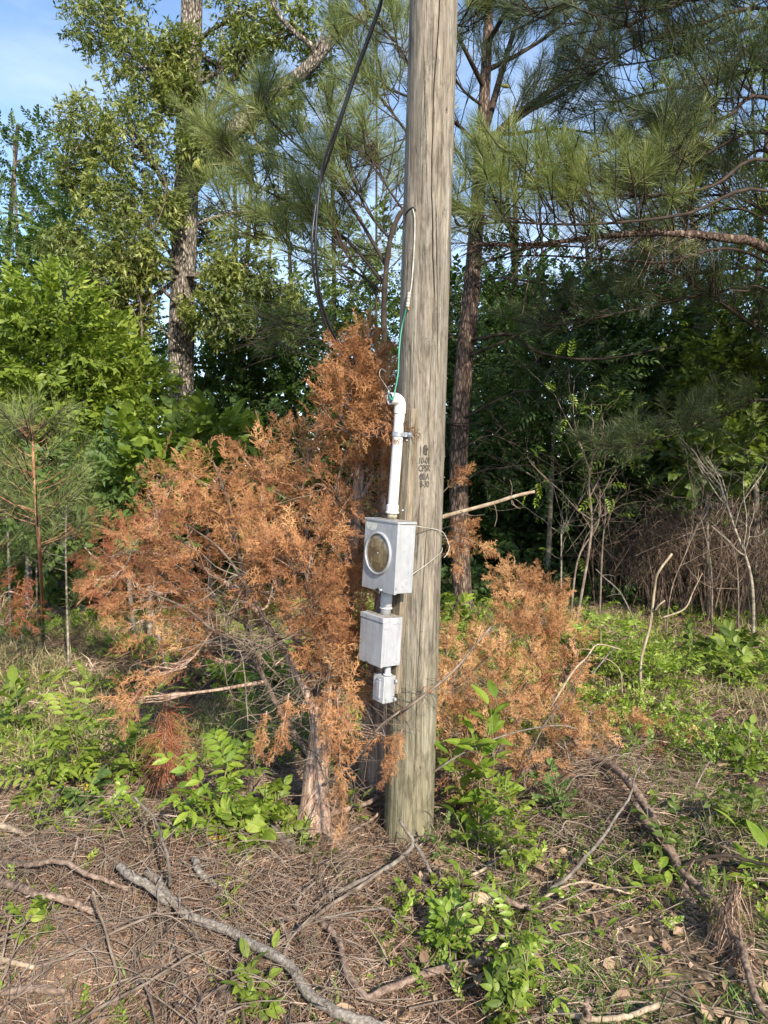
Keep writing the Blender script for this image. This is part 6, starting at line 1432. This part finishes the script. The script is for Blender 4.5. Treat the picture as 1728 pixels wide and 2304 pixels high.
def plants():
    P_ = [
     # label, px, py, h(px), stems, kind, mat, size, per, spread
     ('bright green ash seedling with feathery compound leaves left of the cedar trunk', 500, 1905, 190, 5, 'compn', 'fresh', .95, 6, .45),
     ('ash seedling of darker leaves at the foot of the cedar trunk', 545, 1925, 110, 4, 'pair', 'bright', 1.0, 5, .5),
     ('small clump of green leaves beside the cut cedar stump', 620, 1880, 80, 4, 'pair', 'bright', .8, 4, .6),
     ('large compound-leaved seedling in the front right of centre', 1185, 2235, 150, 4, 'compn', 'fresh', .56, 6, .36),
     ('dark green leafy base under the front compound-leaved seedling', 1140, 2265, 90, 4, 'pair', 'mid', .6, 5, .5),
     ('yellow-green seedling with pointed leaves in front of the pole', 985, 2150, 85, 6, 'pair', 'fresh', .55, 5, .7),
     ('tall sapling with big glossy oval leaves right beside the pole', 1085, 1870, 285, 5, 'single', 'fresh', 1.1, 12, .34),
     ('narrow upright leafy stem right of the big-leaved sapling', 1150, 1960, 185, 2, 'tinyp', 'bright', 1.1, 14, .15),
     ('yellow-green drooping leaves at the base of the big-leaved sapling', 1060, 1930, 95, 3, 'single', 'fresh', .75, 5, .4),
     ('leafy shoot with lance-shaped leaves just right of the pole foot', 1025, 1830, 90, 3, 'lance', 'fresh', .8, 7, .3),
     ('seedling with large rounded pale leaves at the left edge', 50, 1670, 120, 3, 'single', 'bright', 1.45, 8, .5),
     ('mass of green compound leaves at mid left', 190, 1760, 150, 5, 'compn', 'bright', .85, 6, .6),
     ('ferny compound leaves near the left edge, below the rounded ones', 90, 1790, 110, 4, 'compn', 'bright', .85, 5, .7),
     ('dark glossy seedling in front of the mid left mass', 190, 1830, 70, 3, 'pair', 'blue', .85, 4, .7),
     ('upright leaves just left of the brown fern heap', 290, 1760, 110, 3, 'single', 'bright', .9, 7, .4),
     ('pale lime weed with tiny leaves low at the left', 100, 1870, 110, 6, 'tinyp', 'fresh', .7, 6, .7),
     ('pale lime weed with tiny leaves below the yellow leaf', 250, 1880, 80, 6, 'tinyp', 'fresh', .8, 5, .9),
     ('small bright seedling on the left slash heap', 85, 2110, 75, 3, 'pair', 'bright', .55, 4, .7),
     ('thin-leaved weed behind the grey fallen branch', 530, 2070, 85, 4, 'lance', 'fresh', .42, 7, .4),
     ('heart-leaved vine shoot over the grey fallen branch bottom centre', 590, 2215, 50, 3, 'single', 'bright', .55, 3, 1.0),
     ('cluster of small leaves at the bottom edge left of centre', 560, 2300, 75, 4, 'pair', 'bright', .55, 4, .9),
     ('pair of toothed leaves beside the flat stone, left', 965, 2025, 45, 2, 'single', 'bright', .6, 4, .8),
     ('toothed leaves standing beside the flat stone, above it', 1028, 2030, 75, 2, 'single', 'fresh', .62, 5, .3),
     ('lime seedling on the straw right of the narrow leafy stem', 1110, 1950, 50, 2, 'single', 'fresh', .6, 4, .5),
     ('five-leaved creeper seedling at the front right', 1475, 2020, 75, 3, 'single', 'fresh', .65, 5, .5),
     ('yellow-lime broad-leaved seedling at the right edge', 1700, 1985, 110, 3, 'single', 'fresh', 1.0, 6, .5),
     ('feathery grey-green weed behind the felled branch', 1270, 1850, 90, 6, 'tinyp', 'blue', .8, 7, .8),
     ('leafy seedling on the straw at the right', 1680, 1745, 75, 3, 'pair', 'bright', .8, 4, .6),
     ('dark leafy creeper between the branches at right', 1470, 1930, 100, 4, 'pair', 'mid', .6, 5, .7),
     ('creeper leaves trailing at the right edge above the lime seedling', 1640, 1880, 110, 5, 'pair', 'mid', .7, 5, .9),
     ('grassy blades in front of the right side bare soil', 1460, 2200, 60, 7, 'lance', 'bright', .5, 3, .9),
     ('small weed by the hanging brown needles at right', 1600, 2080, 90, 4, 'lance', 'mid', .55, 6, .8),
     ('low weed left of the flat stone with tiny leaves', 1000, 1930, 60, 5, 'tinyp', 'blue', .6, 4, 1.0),
     ('bottom edge seedling right of the big compound one', 1130, 2300, 60, 4, 'pair', 'bright', .55, 4, .8),
     ('sprout in the bare soil right of the compound seedling', 1350, 2120, 35, 2, 'single', 'fresh', .4, 4, .6),
     ('tiny sprout under the forked grey branch', 1270, 2040, 40, 2, 'tinyp', 'fresh', .5, 4, .6),
     ('lime sprout behind the left slash heap', 430, 1900, 60, 4, 'tinyp', 'bright', .8, 5, .8),
     ('leafy sprout by the cut stump with dark leaves', 700, 1935, 45, 3, 'tinyp', 'mid', .9, 4, .8),
     ('leaves at the foot of the pole on its left side', 800, 1850, 80, 3, 'single', 'bright', .6, 5, .5),
    ]
    for i, (lab, px, py, hp, ns, kind, mt, size, per, sp) in enumerate(P_):
        b = G(px, py); h = hp / F * b[1] * 1.05
        plant(lab, b, h, ns, kind, mt, 600 + i, size=size, per=per, spread=sp)
    # further bushes
    for i, (lab, px, Y, hp, ns, kind, mt, size, per, sp) in enumerate([
        ('sunlit lime-green bush of feathery leaves at mid right', 1385, 5.6, 140, 10, 'comp', 'fresh', .75, 7, .8),
        ('smaller sunlit feathery bush right of the lime-green one', 1500, 5.3, 90, 8, 'comp', 'fresh', .7, 6, .9),
        ('bright leafy clump between the felled cedar top and the sticks', 1280, 6.0, 70, 8, 'pair', 'fresh', 1.2, 5, 1.2),
        ('low green shrub at the foot of the pine trunk', 1010, 7.2, 70, 9, 'pair', 'bright', 1.4, 5, 1.6),
        ('erect frond-like weed behind the felled cedar top', 1345, 6.6, 90, 2, 'lance', 'bright', .9, 14, .2),
        ('low leafy clump in the dappled shade at the right edge', 1690, 5.6, 90, 8, 'pair', 'bright', 1.2, 5, 1.2),
        ('leafy clump in front of the dry brush', 1600, 6.4, 60, 9, 'pair', 'mid', 1.3, 5, 1.6),
        ('low green clump behind the left saplings', 40, 5.0, 45, 5, 'pair', 'bright', 1.0, 4, 1.6),
        ('pale green clump near the dead cedar, at left', 240, 5.2, 40, 5, 'comp', 'bright', .6, 4, 1.5),
        ('low leafy clump seen through the dead cedar', 560, 5.4, 90, 9, 'pair', 'fresh', 1.3, 6, 1.6),
        ('grassy clump with arching blades in the left meadow', 330, 4.4, 120, 3, 'lance', 'bright', 1.6, 4, 1.2)]):
        b = gp(px, Y); plant(lab, b, hp / F * Y, ns, kind, mt, 700 + i, size=size, per=per, spread=sp, name='bush', cat='bush', group='low green bushes')
    # yellow leaves
    for i, (px, py, lab) in enumerate(((222, 1838, 'yellow leaf above the pale lime weed'), (490, 1888, 'bright yellow leaf cluster at the foot of the ash seedling'), (195, 1772, 'small yellow flower-like leaf among the mid left greens'))):
        g = Geo(); c = P(px, py, G(px, py + 30)[1]); rng = np.random.default_rng(i + 3); a = rng.uniform(0, 6.28, 4)
        put(g, T['single'], [c] * 4, np.stack([np.cos(a), np.sin(a), a * 0 + .5], -1), rng, .38)
        tag(g.build('yellow_leaf', [M['yellow'], M['stem']]), lab, 'leaf', 'yellow leaves')
plants()

# ================================================================== FALLEN BRANCHES
def branch(lab, pts, r0, r1, m='log', side=(), name='fallen_branch', cat='branch', knob=.03, seed=0, n=30):
    """pts: (px, py, height above ground) - lies on the ground seen there"""
    rng = np.random.default_rng(seed)
    def w(t):
        g_ = G(t[0], t[1]); h = t[2] + .022
        if h <= .03: return g_ + np.array((0, 0, h - .008 + r0 * .6))
        k = h / (CAM_H - g_[2]); return g_ + (np.array((0, 0, CAM_H)) - g_) * k     # stays on that sight line, h metres up
    s = spline([w(t) for t in pts], n); L = np.linalg.norm(np.diff(s, axis=0), axis=1).sum()
    s = s + rng.normal(0, 1, s.shape) * min(r0 * .12, .003); cl = np.concatenate([[0], np.cumsum(np.linalg.norm(np.diff(s, axis=0), axis=1))]); wv = (np.sin(cl * 21 + seed) + .5 * np.sin(cl * 47 + seed * 2)) * r0 * .45; s[:, 0] += wv; s[:, 1] += wv[::-1] * .6
    rr = np.linspace(r0, r1, len(s)) * (1 + knob * np.sin(np.linspace(0, L * 60, len(s)) + seed) + rng.normal(0, knob * .4, len(s)))
    g = Geo().tube(s, rr, 14 if r0 > .012 else 8)
    for _ in range(int(rng.integers(1, 5)) if r0 > .009 else 0):        # broken side stubs
        j = int(rng.integers(3, len(s) - 3)); d = nrm(np.cross(s[j + 1] - s[j], rng.normal(0, 1, 3)) * 1.0 + (0, 0, 0)); d[2] = abs(d[2]); e = s[j] + d * rng.uniform(.02, .09) + (s[j + 1] - s[j]) * .5
        g.tube([s[j], (s[j] + e) / 2 + rng.normal(0, .002, 3), e], [r0 * .35, r0 * .28, r0 * .15], 6)
    for sp in side:
        q = spline([w(t) for t in sp], 14); g.tube(q, np.linspace(r0 * .45, max(.0015, r1 * .3), len(q)), 8)
    o = g.build(name, M[m], smooth=True)
    return tag(o, lab, cat, 'cut branches lying in the clearing')
def branches():
    B = [
     ('long thick grey branch running from left of centre to the bottom edge', [(330, 1965, .02), (372, 2010, .03), (430, 2060, .04), (540, 2110, .04), (630, 2160, .04), (700, 2235, .03), (780, 2290, .02), (870, 2335, .0)], .0145, .0165, 'log'),
     ('grey upper length of branch leading into the broken joint', [(262, 1950, .05), (300, 1975, .06), (345, 2000, .06), (375, 2035, .04)], .014, .014, 'log'),
     ('peeling pale branch crossing the left slash heap', [(-20, 1938, .03), (60, 1945, .05), (130, 1940, .06), (220, 1975, .04), (290, 2010, .01)], .012, .008, 'brownlog'),
     ('brown barked branch slanting in from the left edge', [(-20, 1975, .04), (60, 2005, .05), (140, 2025, .05), (215, 2060, .02)], .014, .011, 'brownlog'),
     ('split pale plank-like branch at the left edge', [(-20, 1850, .03), (30, 1868, .03), (70, 1890, .01)], .015, .008, 'barewood'),
     ('broken pale stick leaning up left of the ash seedling', [(330, 1900, .01), (290, 1840, .10), (247, 1792, .20)], .005, .007, 'barewood'),
     ('curved grey stick rising from the joint of the grey branch', [(382, 2000, .03), (375, 1920, .14), (345, 1840, .26), (302, 1792, .36)], .006, .004, 'greytwig'),
     ('short grey stub in the middle of the left foreground', [(435, 1930, .03), (450, 1965, .03), (490, 1995, .01)], .013, .011, 'log'),
     ('pale splinter lying right of the grey stub', [(480, 1998, .02), (530, 1980, .03), (580, 1962, .03)], .003, .002, 'barewood'),
     ('thin brown stick across the lower left to the bottom edge', [(150, 2310, .01), (330, 2210, .05), (430, 2150, .05), (480, 2130, .03)], .005, .004, 'twig'),
     ('straight thin stick standing steeply in the left heap', [(210, 2010, .16), (235, 2090, .08), (275, 2240, .0)], .004, .005, 'twig'),
     ('long thin stick from the grey joint towards the lower left', [(380, 2045, .05), (250, 2100, .05), (130, 2160, .03), (20, 2190, .01)], .005, .003, 'twig'),
     ('grey crooked branch with an elbow at bottom centre', [(720, 2070, .03), (755, 2110, .03), (775, 2160, .03), (800, 2220, .02), (830, 2245, .02), (870, 2225, .03), (960, 2190, .03), (1060, 2165, .03), (1115, 2158, .01)], .011, .012, 'brownlog'),
     ('pale forked branch end at the bottom edge right of centre', [(1240, 2275, .01), (1320, 2290, .02), (1400, 2290, .02), (1480, 2262, .02)], .009, .008, 'barewood'),
     ('antler-shaped branch leaning on the foot of the pole', [(700, 2050, .0), (800, 1990, .03), (880, 1945, .06), (930, 1905, .10), (915, 1870, .14), (898, 1845, .17)], .010, .007, 'greytwig'),
     ('second prong of the antler-shaped branch running down to the right', [(935, 1900, .10), (960, 1940, .06), (990, 2010, .0)], .008, .005, 'greytwig'),
     ('brown limb lying on the ground left of the pole foot', [(735, 1835, .02), (800, 1815, .05), (870, 1785, .06)], .012, .010, 'brownlog'),
     ('thinner brown limb under the one left of the pole foot', [(730, 1880, .01), (800, 1865, .02), (868, 1820, .03)], .008, .006, 'brownlog'),
     ('dark rotten log piece left of the cedar trunk base', [(590, 1850, .01), (640, 1890, .02), (690, 1925, .01)], .020, .016, 'log'),
     ('smooth grey branch curving over the litter in the right foreground', [(1240, 2000, .01), (1290, 1960, .05), (1350, 1890, .06), (1400, 1820, .08), (1420, 1780, .12), (1440, 1720, .15)], .008, .004, 'greytwig'),
     ('pale forked twig arching right of the flat stone', [(1190, 2050, .01), (1240, 2010, .04), (1310, 1985, .05), (1380, 2000, .04), (1430, 2015, .01)], .005, .003, 'barewood'),
     ('brown half-buried root-like branch behind the flat stone', [(1030, 1985, .01), (1090, 1995, .04), (1150, 2030, .03), (1210, 2060, .0)], .012, .010, 'brownlog'),
     ('long dark cut branch running to the lower right corner', [(1430, 1810, .08), (1480, 1880, .05), (1530, 1950, .03), (1600, 2030, .03), (1660, 2120, .05), (1700, 2230, .03), (1740, 2330, .0)], .016, .010, 'brownlog'),
     ('dark stick arching across the right edge', [(1520, 1960, .02), (1570, 1935, .07), (1640, 1925, .10), (1740, 1950, .10)], .008, .007, 'darktwig'),
     ('long brown stick lying from the antler branch to bottom left', [(620, 2130, .03), (740, 2040, .05), (860, 1960, .05), (930, 1910, .04)], .007, .007, 'twig'),
     ('thin pale stick lying across the straw right of the pole', [(1060, 1970, .01), (1120, 1935, .02), (1160, 1900, .02)], .006, .004, 'barewood'),
     ('upright forked pale stick standing in the sunlit ground at right', [(1450, 1545, .0), (1442, 1490, .0), (1465, 1400, .0), (1475, 1300, .0), (1490, 1300, .0)], .006, .006, 'barewood'),
     ('grey twig arching over the flat stone', [(700, 2070, .02), (850, 2045, .05), (880, 2062, .05), (930, 2100, .02)], .004, .002, 'greytwig'),
     ('thin twig lying along the bottom edge, centre right', [(920, 2270, .01), (980, 2255, .02), (1040, 2248, .01)], .004, .002, 'twig'),
     ('pale stripped stick bottom centre right, pointing up left', [(1130, 2240, .03), (1190, 2300, .01), (1230, 2340, .0)], .003, .003, 'barewood'),
     ('branch stub poking up at the bottom edge, right of centre', [(1322, 2340, .0), (1320, 2280, .05), (1316, 2250, .07)], .014, .011, 'brownlog'),
     ('curling pale bark strip at the left edge, low', [(0, 2160, .02), (70, 2175, .02), (90, 2190, .0)], .009, .006, 'barewood'),
     ('split log end at the lower left edge', [(-10, 2230, .02), (80, 2225, .02), (150, 2235, .01)], .012, .010, 'brownlog'),
     ('long brown limb lying in the left meadow behind the dead cedar', [(380, 1600, .05), (430, 1570, .12), (480, 1530, .2), (500, 1515, .22)], .008, .006, 'darktwig'),
    ]
    for i, (lab, pts, r0, r1, m) in enumerate(B):
        if lab.startswith('upright forked'): continue
        branch(lab, pts, r0, r1, m, seed=i)
    # the upright forked stick
    g = Geo(); s = spline([gp(1450, 5.15) - (0, 0, .02), P(1442, 1490, 5.15), P(1462, 1410, 5.15), P(1472, 1330, 5.15), P(1480, 1290, 5.1), P(1512, 1246, 5.1)], 24)
    g.tube(s, np.linspace(.011, .008, len(s)) * (1 + .08 * np.sin(np.arange(len(s)) * 1.9)), 9)
    q = spline([P(1473, 1375, 5.13), P(1482, 1362, 5.1), P(1496, 1351, 5.1)], 8); g.tube(q, np.linspace(.007, .005, len(q)), 7)
    tag(g.build('upright_stick', M['barewood'], smooth=True), 'upright forked pale stick standing in the sunlit ground at right', 'stick')
    # broken pale branch stub to the right of the pole
    root = thing('broken_branch', 'broken stripped branch sticking out right from behind the pole', 'branch'); g = Geo()
    s = spline([P(940, 1185, 3.45), P(1000, 1162, 3.4), P(1050, 1148, 3.38), P(1110, 1132, 3.35), P(1160, 1116, 3.33), P(1203, 1106, 3.32)], 26)
    g.tube(s, np.linspace(.0105, .0070, len(s)) * (1 + .07 * np.sin(np.arange(len(s)) * 1.5)), 12); g.build('limb', M['barewood'], root, smooth=True)
    for pts in (((1150, 1118), (1152, 1095), (1147, 1080)), ((1150, 1122), (1160, 1140), (1172, 1145)), ((1112, 1132), (1118, 1160), (1113, 1185)), ((1150, 1124), (1153, 1135), (1168, 1142)), ((1035, 1150), (1060, 1160), (1090, 1158))):
        q = spline([P(x, y, 3.35 - .02 * k) for k, (x, y) in enumerate(pts)], 8); Geo().tube(q, np.linspace(.0022, .0012, len(q)), 5).build('side_twig', M['twig'], root)
    # thin bare twigs crossing the felled cedar top
    for i, (lab, pts, r) in enumerate((('pale leaning stick at the right flank of the felled cedar top', [(1240, 1590, 3.6), (1290, 1510, 3.65), (1320, 1480, 3.7), (1345, 1450, 3.75), (1400, 1462, 3.8)], .006), ('dark thin twig curving out right of the felled cedar top', [(1330, 1520, 4.2), (1375, 1465, 4.3), (1390, 1455, 4.3)], .005),
        ('long bare twig arching in front of the felled cedar top', [(970, 1740, 3.1), (1050, 1690, 3.1), (1150, 1650, 3.15), (1250, 1632, 3.2), (1300, 1640, 3.2)], .0045), ('thin forked twig above the lime bush, in the shade', [(1440, 1430, 6), (1400, 1340, 6), (1360, 1300, 6.1), (1340, 1280, 6.1)], .007),
        ('pale crooked twig hanging above the lime bush', [(1490, 1390, 6.2), (1540, 1370, 6.2), (1560, 1330, 6.3), (1580, 1290, 6.3)], .008), ('arching pale blade of dry grass right of the felled cedar', [(1400, 1560, 4.4), (1395, 1510, 4.4), (1370, 1485, 4.4), (1340, 1480, 4.4)], .004))):
        s = spline([P(*p) for p in pts], 18); g = Geo(); g.tube(s, np.linspace(r, r * .5, len(s)), 7)
        rg = np.random.default_rng(i)
        for _ in range(3):
            p = interp_path(s, rg.uniform(.3, .9)); e = p + nrm(rg.normal(0, 1, 3)) * .12; g.tube([p, (p + e) / 2 + (0, 0, .01), e], [r * .4, r * .3, r * .15], 4, cap=False)
        tag(g.build('bare_twig', M['greytwig'] if 'pale' not in lab else M['barewood'], smooth=True), lab, 'twig')
    # cut cedar stub with orange heartwood
    g = Geo(); c = G(690, 1905); s = spline([c + (-.03, .10, .02), c + (0, .02, .03), c + (.0, -.035, .03)], 6); root = thing('cut_stub', 'cut cedar stub with orange heartwood at the trunk foot', 'stump')
    g.tube(s, .030, 18, cap=False); g.build('bark', M['cedarbark'], root, smooth=True)
    g = Geo(); th = np.linspace(0, 2 * math.pi, 20, endpoint=False); e = s[-1] + (0, -.001, 0)
    g.add(np.concatenate([[e], np.stack([e[0] + .034 * np.cos(th), np.full(20, e[1]) + .004 * np.sin(th * 3), e[2] + .022 * np.sin(th)], -1)]), tris=[(0, 1 + i, 1 + (i + 1) % 20) for i in range(20)])
    g.build('heartwood', M['heart'], root)
    # stone
    import bmesh
    bm = bmesh.new(); bmesh.ops.create_icosphere(bm, subdivisions=4, radius=1); c = G(1083, 2040)
    for v in bm.verts:
        p = v.co; k = 1 / (abs(p.x) ** 3.2 + abs(p.y) ** 3.2 + abs(p.z) ** 3.2) ** (1 / 3.2)
        nn = .06 * (float(vnoise(p.x * 2 + p.z, p.y * 2, .5, 3)) - .5)
        v.co = Vector((p.x * k * .052 * (1 + .12 * p.y) + nn * .05, p.y * k * .030, p.z * k * .030 + nn * .05 + .25 * p.x * .02))
    st = bm_obj(bm, 'flat_stone', M['stone'], None, True); st.location = c + (0, 0.01, .012); st.rotation_euler = (.5, .05, -.1)
    tag(st, 'flat tan stone half buried in the straw', 'stone')
M['heart'] = plain('orange_heartwood', (.62, .30, .12), .7, vs=30, col2=(.42, .18, .07))
branches()

# brown dead pine fronds
def fronds():
    rng = np.random.default_rng(99)
    for fi, (lab, pts, n, m, L, sp) in enumerate((('heap of reddish dead pine needles hanging left of the ash seedling', [P(375, 1590, 3.4), P(372, 1680, 3.25), P(385, 1760, 3.15)], 520, 'rust', .22, .5),
                             ('bundle of brown dead needles hanging from the branch at the right edge', [P(1660, 1990, 2.42), P(1640, 2030, 2.4), P(1630, 2070, 2.38)], 260, 'straw2', .17, .12),
                             ('second brown needle bundle along the dark branch at lower right', [P(1650, 2110, 2.35), P(1672, 2160, 2.3), P(1690, 2220, 2.25)], 350, 'straw2', .16, .3))):
        am = (.75, .16, .3)[fi]; g = Geo(); s = spline(pts, 10)
        for _ in range(n):
            p = interp_path(s, rng.uniform(0, 1)) + rng.normal(0, .015, 3); cl = int(rng.integers(0, 7)); p = interp_path(s, (cl + rng.uniform(0, .5)) / 7) + rng.normal(0, .012, 3); d = nrm(np.array((am * math.sin(cl * 2.3), am * .8 * math.cos(cl * 2.3), -.75)) + rng.normal(0, sp * .8, 3)); l_ = L * rng.uniform(.5, 1.1)
            sd = nrm(np.cross(d, rng.normal(0, 1, 3))) * .0011; m_ = p + d * l_ * .5 + (nrm(rng.normal(0, 1, 3)) + (0, 0, .5)) * .02; e = m_ + nrm(d + (0, 0, -.3)) * l_ * .5
            b = g.n; g.add([p - sd, p + sd, m_ + sd, m_ - sd, e], quads=[(0, 1, 2, 3)], rnd=rng.uniform(0, 1)); g.f[3].append(np.array([[b + 3, b + 2, b + 4]])); g.r[3].append(np.array([.5])); g.m[3].append(np.array([0]))
        root = thing('dead_pine_frond', lab, 'dead frond'); g.build('needles', M[m], root); Geo().tube(s, .004, 6).build('stem', M['twig'], root)
fronds()
